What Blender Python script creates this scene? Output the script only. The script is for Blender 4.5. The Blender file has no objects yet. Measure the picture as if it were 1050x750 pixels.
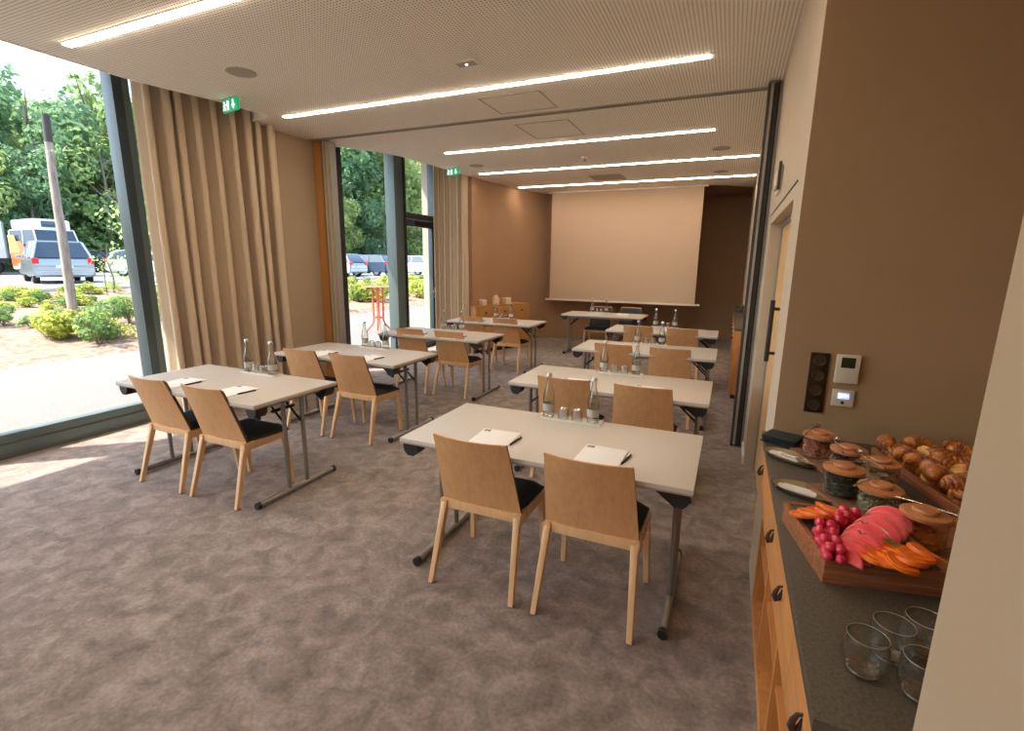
import bpy, bmesh, math, random
from mathutils import Vector, Matrix
random.seed(7)
PI = math.pi
scene = bpy.context.scene
COL = scene.collection

# ------------------------------------------------------------------ materials
MATS = {}
def new_mat(name):
    m = bpy.data.materials.new(name); m.use_nodes = True
    MATS[name] = m
    return m, m.node_tree.nodes, m.node_tree.links
def plain(name, col, rough=.5, metal=0., spec=.5, emit=None, estr=0., coat=0., trans=0., ior=1.45):
    m, n, l = new_mat(name)
    b = n['Principled BSDF']
    b.inputs['Base Color'].default_value = (*col, 1)
    b.inputs['Roughness'].default_value = rough
    b.inputs['Metallic'].default_value = metal
    b.inputs['Specular IOR Level'].default_value = spec
    b.inputs['Coat Weight'].default_value = coat
    b.inputs['Transmission Weight'].default_value = trans
    b.inputs['IOR'].default_value = ior
    if emit:
        b.inputs['Emission Color'].default_value = (*emit, 1)
        b.inputs['Emission Strength'].default_value = estr
    return m
def noisy(name, stops, scale=(1, 1, 1), nscale=5., detail=4., rough=.6, bump=0., bscale=None, spec=.5,
          distortion=0., coat=0., metal=0., sheen=0., space='Object', sss=0.):
    m, n, l = new_mat(name)
    b = n['Principled BSDF']
    tc = n.new('ShaderNodeTexCoord'); mp = n.new('ShaderNodeMapping'); mp.inputs['Scale'].default_value = scale
    nz = n.new('ShaderNodeTexNoise'); nz.inputs['Scale'].default_value = nscale
    nz.inputs['Detail'].default_value = detail; nz.inputs['Distortion'].default_value = distortion
    cr = n.new('ShaderNodeValToRGB')
    els = cr.color_ramp.elements
    while len(els) < len(stops): els.new(.5)
    for e, (p, c) in zip(els, stops):
        e.position = p; e.color = (*c, 1)
    l.new(tc.outputs[space], mp.inputs['Vector']); l.new(mp.outputs[0], nz.inputs['Vector'])
    l.new(nz.outputs['Fac'], cr.inputs[0]); l.new(cr.outputs[0], b.inputs['Base Color'])
    b.inputs['Roughness'].default_value = rough; b.inputs['Specular IOR Level'].default_value = spec
    b.inputs['Coat Weight'].default_value = coat; b.inputs['Metallic'].default_value = metal
    b.inputs['Sheen Weight'].default_value = sheen
    b.inputs['Subsurface Weight'].default_value = sss
    if bump:
        n2 = n.new('ShaderNodeTexNoise'); n2.inputs['Scale'].default_value = bscale or nscale * 3
        n2.inputs['Detail'].default_value = 3
        l.new(mp.outputs[0], n2.inputs['Vector'])
        bp = n.new('ShaderNodeBump'); bp.inputs['Strength'].default_value = bump; bp.inputs['Distance'].default_value = .01
        l.new(n2.outputs['Fac'], bp.inputs['Height']); l.new(bp.outputs[0], b.inputs['Normal'])
    return m
def wood(name, a, b_, scale=(1, 14, 14), rough=.45, k=3., space='Object', coat=0.):
    return noisy(name, [(.3, a), (.5, tuple((x + y) / 2 for x, y in zip(a, b_))), (.7, b_)], scale=scale, nscale=k, detail=6, rough=rough,
                 distortion=.6, space=space, coat=coat)
def thin_glass(name, tint=(1, 1, 1), refl=.12, rough=.0, base=.03, edge=1.):
    m, n, l = new_mat(name)
    n.remove(n['Principled BSDF'])
    out = n['Material Output']
    tr = n.new('ShaderNodeBsdfTransparent'); tr.inputs[0].default_value = (*tint, 1)
    if edge < 1:
        lf = n.new('ShaderNodeLayerWeight'); lf.inputs['Blend'].default_value = .5
        pf = n.new('ShaderNodeMath'); pf.operation = 'POWER'; pf.inputs[1].default_value = 2.2; l.new(lf.outputs['Facing'], pf.inputs[0])
        mc = n.new('ShaderNodeMix'); mc.data_type = 'RGBA'; mc.inputs[6].default_value = (*tint, 1); mc.inputs[7].default_value = (edge, edge, edge * .97, 1)
        l.new(pf.outputs[0], mc.inputs[0]); l.new(mc.outputs[2], tr.inputs[0])
    gl = n.new('ShaderNodeBsdfGlossy'); gl.inputs['Roughness'].default_value = rough
    lw = n.new('ShaderNodeLayerWeight'); lw.inputs['Blend'].default_value = .5
    pw = n.new('ShaderNodeMath'); pw.operation = 'POWER'; pw.inputs[1].default_value = 3.
    ma = n.new('ShaderNodeMath'); ma.operation = 'MULTIPLY_ADD'; ma.inputs[1].default_value = refl; ma.inputs[2].default_value = base
    mx = n.new('ShaderNodeMixShader')
    l.new(lw.outputs['Facing'], pw.inputs[0]); l.new(pw.outputs[0], ma.inputs[0]); l.new(ma.outputs[0], mx.inputs[0]); l.new(tr.outputs[0], mx.inputs[1]); l.new(gl.outputs[0], mx.inputs[2])
    l.new(mx.outputs[0], out.inputs['Surface'])
    return m

def carpet_mat():
    m, n, l = new_mat('carpet')
    b = n['Principled BSDF']
    tc = n.new('ShaderNodeTexCoord')
    def nz(s, d, dist=0.):
        x = n.new('ShaderNodeTexNoise'); x.inputs['Scale'].default_value = s; x.inputs['Detail'].default_value = d
        x.inputs['Distortion'].default_value = dist
        l.new(tc.outputs['Object'], x.inputs['Vector']); return x
    a = nz(8.5, 9, .7); c = nz(55, 5, .3); f = nz(240, 2)
    mix = n.new('ShaderNodeMath'); mix.operation = 'MULTIPLY_ADD'; mix.inputs[1].default_value = .6
    l.new(a.outputs['Fac'], mix.inputs[0])
    m2 = n.new('ShaderNodeMath'); m2.operation = 'MULTIPLY_ADD'; m2.inputs[1].default_value = .30
    l.new(c.outputs['Fac'], m2.inputs[0])
    m3 = n.new('ShaderNodeMath'); m3.operation = 'MULTIPLY'; m3.inputs[1].default_value = .10
    l.new(f.outputs['Fac'], m3.inputs[0]); l.new(m3.outputs[0], m2.inputs[2]); l.new(m2.outputs[0], mix.inputs[2])
    cr = n.new('ShaderNodeValToRGB'); e = cr.color_ramp.elements
    e[0].position = .34; e[0].color = (.140, .108, .092, 1)
    e[1].position = .67; e[1].color = (.37, .30, .262, 1)
    e.new(.5).color = (.235, .188, .163, 1)
    l.new(mix.outputs[0], cr.inputs[0]); l.new(cr.outputs[0], b.inputs['Base Color'])
    b.inputs['Roughness'].default_value = .95; b.inputs['Specular IOR Level'].default_value = .1
    b.inputs['Sheen Weight'].default_value = .15
    bp = n.new('ShaderNodeBump'); bp.inputs['Strength'].default_value = .6; bp.inputs['Distance'].default_value = .01
    l.new(m2.outputs[0], bp.inputs['Height']); l.new(bp.outputs[0], b.inputs['Normal'])
    return m
def perforated_mat(name, col, hole=(.10, .075, .05), pitch=.024, rad=.27):
    m, n, l = new_mat(name)
    b = n['Principled BSDF']
    tc = n.new('ShaderNodeTexCoord'); sp = n.new('ShaderNodeSeparateXYZ'); l.new(tc.outputs['Object'], sp.inputs[0])
    outs = []
    for ax in ('X', 'Y'):
        d = n.new('ShaderNodeMath'); d.operation = 'DIVIDE'; d.inputs[1].default_value = pitch
        fr = n.new('ShaderNodeMath'); fr.operation = 'FRACT'
        s = n.new('ShaderNodeMath'); s.operation = 'SUBTRACT'; s.inputs[1].default_value = .5
        q = n.new('ShaderNodeMath'); q.operation = 'MULTIPLY'
        l.new(sp.outputs[ax], d.inputs[0]); l.new(d.outputs[0], fr.inputs[0]); l.new(fr.outputs[0], s.inputs[0])
        l.new(s.outputs[0], q.inputs[0]); l.new(s.outputs[0], q.inputs[1]); outs.append(q)
    ad = n.new('ShaderNodeMath'); ad.operation = 'ADD'
    l.new(outs[0].outputs[0], ad.inputs[0]); l.new(outs[1].outputs[0], ad.inputs[1])
    lt = n.new('ShaderNodeMath'); lt.operation = 'LESS_THAN'; lt.inputs[1].default_value = rad * rad
    l.new(ad.outputs[0], lt.inputs[0])
    mx = n.new('ShaderNodeMix'); mx.data_type = 'RGBA'
    mx.inputs[6].default_value = (*col, 1); mx.inputs[7].default_value = (*hole, 1)
    l.new(lt.outputs[0], mx.inputs[0]); l.new(mx.outputs[2], b.inputs['Base Color'])
    b.inputs['Roughness'].default_value = .8; b.inputs['Specular IOR Level'].default_value = .2
    return m
def leaf_mat(name, a, b_, c, scale=.8):
    m, n, l = new_mat(name)
    b = n['Principled BSDF']
    geo = n.new('ShaderNodeNewGeometry'); oi = n.new('ShaderNodeObjectInfo')
    ad = n.new('ShaderNodeMath'); ad.operation = 'MULTIPLY_ADD'; ad.inputs[1].default_value = .6
    l.new(geo.outputs['Random Per Island'], ad.inputs[0])
    m2 = n.new('ShaderNodeMath'); m2.operation = 'MULTIPLY'; m2.inputs[1].default_value = .4
    l.new(oi.outputs['Random'], m2.inputs[0]); l.new(m2.outputs[0], ad.inputs[2])
    cr = n.new('ShaderNodeValToRGB'); e = cr.color_ramp.elements
    e[0].position = 0; e[0].color = (*a, 1); e[1].position = 1; e[1].color = (*c, 1); e.new(.5).color = (*b_, 1)
    l.new(ad.outputs[0], cr.inputs[0]); l.new(cr.outputs[0], b.inputs['Base Color'])
    b.inputs['Roughness'].default_value = .6
    b.inputs['Specular IOR Level'].default_value = .3
    tl = n.new('ShaderNodeBsdfTranslucent'); l.new(cr.outputs[0], tl.inputs[0])
    mx = n.new('ShaderNodeMixShader'); mx.inputs[0].default_value = .5
    l.new(b.outputs[0], mx.inputs[1]); l.new(tl.outputs[0], mx.inputs[2]); l.new(mx.outputs[0], n['Material Output'].inputs['Surface'])
    return m

M = MATS
carpet_mat()
perforated_mat('ceiling_perf', (.93, .88, .80), hole=(.30, .24, .18), rad=.235)
plain('ceiling_plain', (.92, .87, .79), .8, spec=.2)
plain('white_trim', (.75, .72, .66), .5)
noisy('paint_brown', [(.3, (.355, .232, .130)), (.7, (.375, .246, .138))], nscale=3, rough=.85, bump=.05, bscale=200, spec=.2)
noisy('paint_brown_far', [(.3, (.37, .225, .135)), (.7, (.385, .235, .142))], nscale=3, rough=.85, bump=.05, bscale=200, spec=.2)
noisy('paint_beige', [(.3, (.50, .42, .325)), (.7, (.52, .435, .34))], nscale=3, rough=.85, bump=.05, bscale=200, spec=.2)
noisy('paint_taupe', [(.3, (.41, .315, .22)), (.7, (.43, .33, .23))], nscale=3, rough=.85, bump=.05, bscale=200, spec=.2)
plain('frame_metal', (.055, .075, .085), .35, .3)
plain('frame_metal_light', (.12, .155, .155), .4, .3)
plain('dark_gasket', (.015, .017, .018), .5)
thin_glass('window_glass', (.97, .99, .98), .06, 0., .002)
thin_glass('bottle_glass', (.95, .95, .93), .9, .08, .05, .45)
thin_glass('jar_glass', (.97, .98, .97), .6, .03)
thin_glass('tumbler_glass', (.985, .985, .975), .9, .0, .012, .8)
thin_glass('tumbler_base', (.95, .95, .93), .9, .12, .22)
plain('rim_glint', (.42, .39, .34), .15, spec=1.)  # opaque pale colour stands in for the bright glint on tumbler lips
plain('frosted_label', (.46, .44, .40), .6)
thin_glass('frost_glass', (.95, .95, .93), .9, .15, .20, .5)
plain('label_grey', (.35, .35, .34), .6)
plain('cap_metal', (.6, .6, .58), .3, .8)
noisy('curtain_fabric', [(.3, (.52, .41, .29)), (.7, (.60, .48, .345))], scale=(60, 60, 4), nscale=3, rough=.9, sheen=.3, spec=.15)
plain('screen_fabric', (.58, .44, .33), .9, spec=.1)
plain('screen_bar', (.75, .68, .58), .5)
wood('maple', (.60, .315, .135), (.68, .385, .175), scale=(16, 16, 1), rough=.42, k=2.4)
wood('beech_leg', (.66, .40, .19), (.76, .49, .255), scale=(14, 14, 1), rough=.45, k=2.)
plain('shaded_edge', (.12, .075, .045), .6)  # dark brown puts the shade on the backrest sides into the colour
plain('seat_fabric', (.052, .058, .064), .95, spec=.15)
noisy('table_top', [(.3, (.56, .51, .455)), (.7, (.58, .53, .475))], nscale=60, rough=.38, spec=.4)
plain('table_edge', (.34, .27, .21), .5)
plain('steel_grey', (.30, .285, .265), .32, .75)
plain('black_plastic', (.015, .015, .016), .45)
plain('paper', (.85, .84, .82), .7)
plain('ink', (.02, .02, .025), .5)
plain('tray_white', (.78, .75, .70), .35)
wood('oak_orange', (.48, .195, .055), (.62, .28, .090), scale=(10, 1, 10), rough=.42, k=3)
wood('oak_orange_v', (.46, .18, .045), (.60, .26, .080), scale=(10, 10, 1), rough=.42, k=3)
wood('post_orange', (.42, .19, .055), (.50, .24, .075), scale=(14, 14, 1), rough=.5, k=2)
wood('door_wood', (.62, .38, .16), (.74, .48, .22), scale=(14, 14, 1), rough=.45, k=2)
wood('walnut', (.16, .050, .022), (.44, .17, .075), scale=(2.5, 40, 60), rough=.4, k=2)
wood('lid_wood', (.42, .155, .055), (.56, .235, .09), scale=(3, 40, 40), rough=.4, k=2)
wood('board_wood', (.16, .07, .035), (.26, .12, .06), scale=(4, 40, 40), rough=.45, k=2)
noisy('stone_top', [(.3, (.050, .038, .026)), (.5, (.072, .056, .038)), (.7, (.10, .080, .055))], nscale=140, detail=3, rough=.5, bump=.12, bscale=220)
plain('stone_edge', (.05, .055, .052), .4)
noisy('slate', [(.3, (.07, .062, .045)), (.7, (.10, .088, .062))], nscale=80, rough=.55, bump=.1, bscale=150)
plain('leather', (.035, .018, .014), .4)
plain('napkin_dark', (.018, .024, .024), .95)
noisy('brass_plate', [(.3, (.30, .235, .11)), (.7, (.38, .30, .15))], nscale=8, rough=.35, coat=.3, metal=.2)
plain('spoon_metal', (.62, .55, .42), .25, .9)
noisy('pastry', [(.3, (.20, .050, .008)), (.5, (.46, .14, .020)), (.75, (.72, .32, .06))], scale=(1, 1, 1), nscale=28, rough=.42, coat=.15, bump=.3, bscale=60)
noisy('pastry_dark', [(.3, (.16, .04, .008)), (.5, (.38, .11, .018)), (.75, (.60, .24, .045))], nscale=34, rough=.42, coat=.15, bump=.35, bscale=60)
noisy('pastry_pale', [(.25, (.50, .20, .03)), (.5, (.76, .40, .09)), (.75, (.88, .58, .20))], nscale=18, rough=.4, coat=.2, bump=.2, bscale=60)
noisy('watermelon', [(.3, (.70, .012, .035)), (.6, (.82, .035, .060)), (.8, (.88, .10, .10))], nscale=40, rough=.4, coat=.1, sss=.0)
noisy('watermelon_rim', [(.3, (.90, .13, .13)), (.7, (.95, .24, .21))], nscale=40, rough=.35, coat=.2)
noisy('melon', [(.3, (.72, .11, .004)), (.7, (.86, .21, .01))], nscale=30, rough=.45, coat=.1)
noisy('grape', [(.3, (.48, .010, .045)), (.7, (.74, .035, .085))], nscale=20, rough=.22, coat=.5)
plain('herb', (.09, .13, .03), .6)
noisy('nuts', [(.3, (.16, .03, .015)), (.7, (.55, .20, .11))], nscale=30, rough=.5)
noisy('raisins', [(.3, (.06, .02, .015)), (.7, (.14, .06, .04))], nscale=30, rough=.5)
noisy('dark_seeds', [(.3, (.012, .012, .008)), (.6, (.04, .045, .02)), (.8, (.20, .20, .12))], nscale=60, rough=.6)
noisy('pale_seeds', [(.3, (.10, .11, .045)), (.7, (.38, .35, .20))], nscale=70, rough=.6)
noisy('apricots', [(.3, (.42, .10, .015)), (.7, (.72, .24, .04))], nscale=20, rough=.45, coat=.2)
noisy('cereal', [(.3, (.34, .20, .09)), (.7, (.52, .36, .20))], nscale=50, rough=.6)
plain('socket_frame', (.035, .020, .010), .35, .3)
plain('socket_insert', (.10, .065, .04), .35, .5)
plain('device_white', (.62, .54, .42), .5)
plain('lcd_dark', (.03, .035, .015), .2)
plain('lcd_blue', (.02, .03, .25), .2, emit=(.25, .35, 1.), estr=1.0)
plain('lcd_white', (.7, .75, .9), .3, emit=(.8, .9, 1.), estr=1.1)
plain('sign_green', (.0, .22, .09), .4, emit=(.01, .38, .15), estr=.35)
plain('sign_white', (.8, .9, .8), .4, emit=(.8, 1., .85), estr=.7)
plain('speaker_grille', (.42, .38, .32), .7)
plain('led', (1, 1, 1), .5, emit=(1., .82, .62), estr=20)
plain('led_window', (1, 1, 1), .5, emit=(1., .88, .72), estr=19)
plain('lamp_small', (1, 1, 1), .5, emit=(.8, .9, 1), estr=2)
plain('panel_beige', (.45, .38, .29), .7)
plain('panel_dark', (.06, .05, .042), .6)
plain('panel_grey', (.34, .33, .31), .5, .3)
plain('candle_cup', (.72, .58, .40), .5)
# outside
noisy('paving', [(.3, (.135, .129, .120)), (.7, (.162, .155, .145))], nscale=30, rough=.9, bump=.2, bscale=120)
noisy('mulch', [(.3, (.14, .085, .055)), (.5, (.24, .155, .11)), (.7, (.34, .24, .175))], nscale=9, detail=8, rough=.95, bump=.6, bscale=40)
noisy('asphalt', [(.3, (.19, .19, .19)), (.7, (.25, .25, .25))], nscale=12, rough=.9)
noisy('forest_floor', [(.3, (.05, .09, .03)), (.7, (.12, .17, .06))], nscale=2, rough=.95)
plain('kerb_stone', (.6, .58, .55), .9)
leaf_mat('tree_leaf', (.16, .27, .09), (.28, .40, .14), (.42, .52, .22))
leaf_mat('tree_leaf_light', (.28, .39, .13), (.42, .52, .19), (.58, .64, .30))
leaf_mat('tree_leaf_blue', (.12, .23, .12), (.20, .34, .17), (.32, .45, .24))
leaf_mat('shrub_leaf', (.26, .34, .06), (.42, .48, .09), (.62, .60, .14))
leaf_mat('shrub_leaf_green', (.10, .20, .06), (.20, .32, .10), (.34, .44, .18))
noisy('bark', [(.3, (.16, .12, .09)), (.7, (.33, .27, .22))], scale=(8, 8, 1), nscale=3, rough=.95, bump=.4)
noisy('pole_wood', [(.3, (.24, .19, .15)), (.7, (.45, .37, .31))], scale=(6, 6, 1), nscale=3, rough=.95, bump=.4)
plain('car_silver', (.42, .46, .50), .25, .6, coat=.6)
plain('car_white', (.75, .76, .78), .25, 0, coat=.6)
plain('car_blue', (.10, .15, .22), .25, .5, coat=.6)
plain('car_dark', (.06, .08, .09), .25, .5, coat=.6)
plain('car_orange', (.80, .15, .03), .3, 0, coat=.5)
plain('car_yellow', (.85, .45, .05), .3, 0, coat=.5)
plain('car_glass', (.05, .075, .10), .08, 0, spec=.8)
plain('tyre', (.02, .02, .02), .8)
plain('rim', (.45, .46, .47), .35, .7)
plain('tail_red', (.65, .02, .02), .25, coat=.5)
plain('lamp_clear', (.75, .76, .78), .15, .3)
plain('plate', (.75, .75, .70), .5)
plain('bar_table_red', (.80, .13, .07), .4)
plain('soffit', (.62, .60, .56), .8)
noisy('facade', [(.3, (.36, .32, .27)), (.7, (.40, .36, .30))], nscale=20, rough=.9)

# ------------------------------------------------------------------ mesh builder
class B:
    def __init__(s):
        s.bm = bmesh.new(); s.m = 0
    def _mark(s, n0):
        s.bm.faces.ensure_lookup_table()
        for f in s.bm.faces[n0:]: f.material_index = s.m
    def box(s, x0, x1, y0, y1, z0, z1, bev=0., mat=None, seg=2):
        n0 = len(s.bm.faces)
        r = bmesh.ops.create_cube(s.bm, size=1.)
        vs = r['verts']
        for v in vs:
            v.co = Vector((x0 + (v.co.x + .5) * (x1 - x0), y0 + (v.co.y + .5) * (y1 - y0), z0 + (v.co.z + .5) * (z1 - z0)))
        if bev > 0:
            es = list({e for v in vs for e in v.link_edges})
            r2 = bmesh.ops.bevel(s.bm, geom=es, offset=bev, segments=seg, affect='EDGES', profile=.6)
            vs = list({v for f in r2['faces'] for v in f.verts} | {v for v in vs if v.is_valid})
        if mat is not None:
            done = set()
            st = [v for v in vs if v.is_valid]
            for v in st:
                if v not in done: done.add(v)
            bmesh.ops.transform(s.bm, matrix=mat, verts=list(done))
        s._mark(n0); return s
    def hexa(s, bottom, top):
        """eight-corner solid: four bottom points, four top points in the same order"""
        n0 = len(s.bm.faces)
        v = [s.bm.verts.new(p) for p in list(bottom) + list(top)]
        for f in ((3, 2, 1, 0), (4, 5, 6, 7), (0, 1, 5, 4), (1, 2, 6, 5), (2, 3, 7, 6), (3, 0, 4, 7)):
            s.bm.faces.new([v[i] for i in f])
        s._mark(n0); return s
    def tube(s, pts, rad, seg=10, caps=True, flat=1.):
        n0 = len(s.bm.faces)
        pts = [Vector(p) for p in pts]
        if not isinstance(rad, (list, tuple)): rad = [rad] * len(pts)
        rings = []
        up = None
        for i, p in enumerate(pts):
            t = (pts[min(i + 1, len(pts) - 1)] - pts[max(i - 1, 0)]).normalized()
            if up is None:
                up = Vector((0, 0, 1)) if abs(t.z) < .9 else Vector((1, 0, 0))
            a = t.cross(up)
            if a.length < 1e-5: a = t.cross(Vector((0, 1, 0)))
            a.normalize(); c = a.cross(t).normalized(); up = c
            rings.append([s.bm.verts.new(p + (a * math.cos(2 * PI * k / seg) + c * flat * math.sin(2 * PI * k / seg)) * rad[i]) for k in range(seg)])
        for r0, r1 in zip(rings, rings[1:]):
            for k in range(seg):
                s.bm.faces.new((r0[k], r0[(k + 1) % seg], r1[(k + 1) % seg], r1[k]))
        if caps:
            s.bm.faces.new(rings[0][::-1]); s.bm.faces.new(rings[-1])
        s._mark(n0); return s
    def lathe(s, prof, seg=24, c=(0, 0, 0), closed=False, sx=1., sy=1.):
        n0 = len(s.bm.faces)
        rings = []
        for r, z in prof:
            if r < 1e-6: rings.append([s.bm.verts.new((c[0], c[1], c[2] + z))])
            else: rings.append([s.bm.verts.new((c[0] + sx * r * math.cos(2 * PI * k / seg), c[1] + sy * r * math.sin(2 * PI * k / seg), c[2] + z)) for k in range(seg)])
        prs = list(zip(rings, rings[1:]))
        if closed: prs.append((rings[-1], rings[0]))
        for r0, r1 in prs:
            for k in range(seg):
                k2 = (k + 1) % seg
                if len(r0) == 1 and len(r1) == 1: continue
                if len(r0) == 1: s.bm.faces.new((r0[0], r1[k2], r1[k])) 
                elif len(r1) == 1: s.bm.faces.new((r0[k], r0[k2], r1[0]))
                else: s.bm.faces.new((r0[k], r0[k2], r1[k2], r1[k]))
        s._mark(n0); return s
    def prism(s, poly, a, b, axis='z'):
        """polygon extruded from a to b along an axis. x: poly=(y,z), y: poly=(x,z), z: poly=(x,y)"""
        n0 = len(s.bm.faces)
        def co(p, t):
            return (p[0], p[1], t) if axis == 'z' else ((t, p[0], p[1]) if axis == 'x' else (p[0], t, p[1]))
        v0 = [s.bm.verts.new(co(p, a)) for p in poly]; v1 = [s.bm.verts.new(co(p, b)) for p in poly]
        k = len(poly)
        s.bm.faces.new(v0[::-1]); s.bm.faces.new(v1)
        for i in range(k): s.bm.faces.new((v0[i], v0[(i + 1) % k], v1[(i + 1) % k], v1[i]))
        s._mark(n0); return s
    def blob(s, c, r, sc=(1, 1, 1), sub=2, jit=0., rot=None):
        n0 = len(s.bm.faces)
        g = bmesh.ops.create_icosphere(s.bm, subdivisions=sub, radius=1.)
        R = rot or Matrix.Identity(3)
        for v in g['verts']:
            d = v.co.copy() * (1 + random.uniform(-jit, jit))
            v.co = Vector(c) + R @ Vector((d.x * r * sc[0], d.y * r * sc[1], d.z * r * sc[2]))
        s._mark(n0); return s
    def build(s, name, mats, parent=None, loc=None, smooth=True, ang=40, flip=False):
        me = bpy.data.meshes.new(name)
        bmesh.ops.recalc_face_normals(s.bm, faces=s.bm.faces)
        s.bm.to_mesh(me); s.bm.free()
        if smooth:
            me.polygons.foreach_set('use_smooth', [True] * len(me.polygons))
            me.set_sharp_from_angle(angle=math.radians(ang))
        for m in (mats if isinstance(mats, (list, tuple)) else [mats]):
            me.materials.append(MATS[m])
        o = bpy.data.objects.new(name, me); COL.objects.link(o)
        if parent: o.parent = parent
        if loc: o.location = loc
        return o
def from_quads(name, quads, mat, parent=None):
    vs, fs = [], []
    for q in quads:
        k = len(vs); vs.extend(q); fs.append(tuple(range(k, k + len(q))))
    me = bpy.data.meshes.new(name); me.from_pydata(vs, [], fs); me.materials.append(MATS[mat])
    o = bpy.data.objects.new(name, me); COL.objects.link(o)
    if parent: o.parent = parent
    return o
def tag(o, label, cat, group=None, kind=None):
    o['label'] = label; o['category'] = cat
    if group: o['group'] = group
    if kind: o['kind'] = kind
    return o
def thing(name, label, cat, loc=(0, 0, 0), rz=0., group=None):
    o = bpy.data.objects.new(name, None); COL.objects.link(o)
    o.empty_display_size = .1; o.location = loc; o.rotation_euler = (0, 0, rz)
    return tag(o, label, cat, group)
def struct(o):
    o['kind'] = 'structure'; return o
KIDS = {}
def kids(o): return [c for c in bpy.data.objects if c.parent == o]
def dup(root, loc, rz=0., label=None, group=None, scale=None, rot=None):
    if root.name not in KIDS: KIDS[root.name] = [(c, [(g) for g in kids(c)]) for c in kids(root)]
    r = root.copy(); COL.objects.link(r); r.location = loc; r.rotation_euler = rot or (0, 0, rz)
    if label: r['label'] = label
    if group: r['group'] = group
    if scale: r.scale = scale
    for c, gs in KIDS[root.name]:
        c2 = c.copy(); COL.objects.link(c2); c2.parent = r
        for g in gs:
            g2 = g.copy(); COL.objects.link(g2); g2.parent = c2
    return r
class Proto:
    """first use moves the built thing itself, later uses copy it"""
    def __init__(s, root): s.root = root; s.used = False
    def put(s, loc, rz=0., label=None, group=None, scale=None, rot=None):
        if not s.used:
            s.used = True; o = s.root
            KIDS[o.name] = [(c, kids(c)) for c in kids(o)]
            o.location = loc; o.rotation_euler = rot or (0, 0, rz)
            if label: o['label'] = label
            if group: o['group'] = group
            if scale: o.scale = scale
            return o
        return dup(s.root, loc, rz, label, group, scale, rot)

H = 3.1
# ------------------------------------------------------------------ room shell
struct(B().box(-5.6, 1.4, -4.9, 12.4, -.1, 0).build('floor', 'carpet'))
# perforated ceiling of the near room, with its free edge along the curtain pocket
near = [(-4.84, -4.8), (-4.72, 2.85), (-4.55, 3.5), (-4.52, 4.02), (-4.96, 4.12), (-4.96, 4.93), (.325, 4.93), (.325, 2.53), (1.25, 2.53), (1.25, .8), (.31, .8), (.31, -4.8)]
struct(B().prism(near, H, H + .14).build('ceiling', 'ceiling_perf'))
far = [(-4.96, 5.0), (-4.92, 5.25), (-4.66, 5.55), (-4.42, 6.1), (-4.34, 7.0), (-4.26, 7.9), (-4.263, 8.36), (-4.18, 8.87), (-4.09, 9.39), (-3.97, 10.03), (-3.85, 10.35),
       (-3.68, 10.5), (-3.62, 10.2), (-.6, 10.2), (-.16, 10.45), (.325, 10.85), (.325, 5.0)]
struct(B().prism(far, H, H + .14).build('ceiling', 'ceiling_perf'))
struct(B().prism([(-4.4, 7.0), (-4.3, 10.7), (-2.5, 12.3), (.33, 12.3), (.33, 10.0), (-4.0, 9.9)], H + .05, H + .14).build('ceiling', 'paint_brown_far'))
struct(B().box(-5.6, 1.4, -4.9, 12.4, 3.62, 3.8).build('ceiling', 'ceiling_plain'))
# slim trim along the pocket edge
def edge_trim(pts, name):
    b = B()
    for p, q in zip(pts, pts[1:]):
        p, q = Vector((*p, 0)), Vector((*q, 0)); d = (q - p).normalized(); nn = Vector((-d.y, d.x, 0)) * .012
        b.hexa([p + nn, q + nn, q - nn, p - nn], [v + Vector((0, 0, 1)) for v in (p + nn, q + nn, q - nn, p - nn)])
    for v in b.bm.verts: v.co.z = H - .004 if v.co.z < .5 else H + .2
    return struct(b.build(name, 'ceiling_plain'))
edge_trim(near[:5], 'trim_1'); edge_trim([(-4.96, 5.0)] + far[1:6], 'trim_2')
# partition track in the ceiling gap
t = struct(B().box(-4.96, .24, 4.93, 5.0, H + .03, H + .12).build('trim_3', 'panel_beige'))
b = B(); b.box(-4.96, .23, 4.922, 4.934, H - .006, H + .03); b.box(-4.96, .23, 4.996, 5.008, H - .006, H + .03)
struct(b.build('trim_4', 'speaker_grille'))

# left wall stub between the two windows
struct(B().box(-5.55, -4.95, 4.02, 5.3, 0, 3.62).build('wall_left', 'paint_taupe'))
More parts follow.
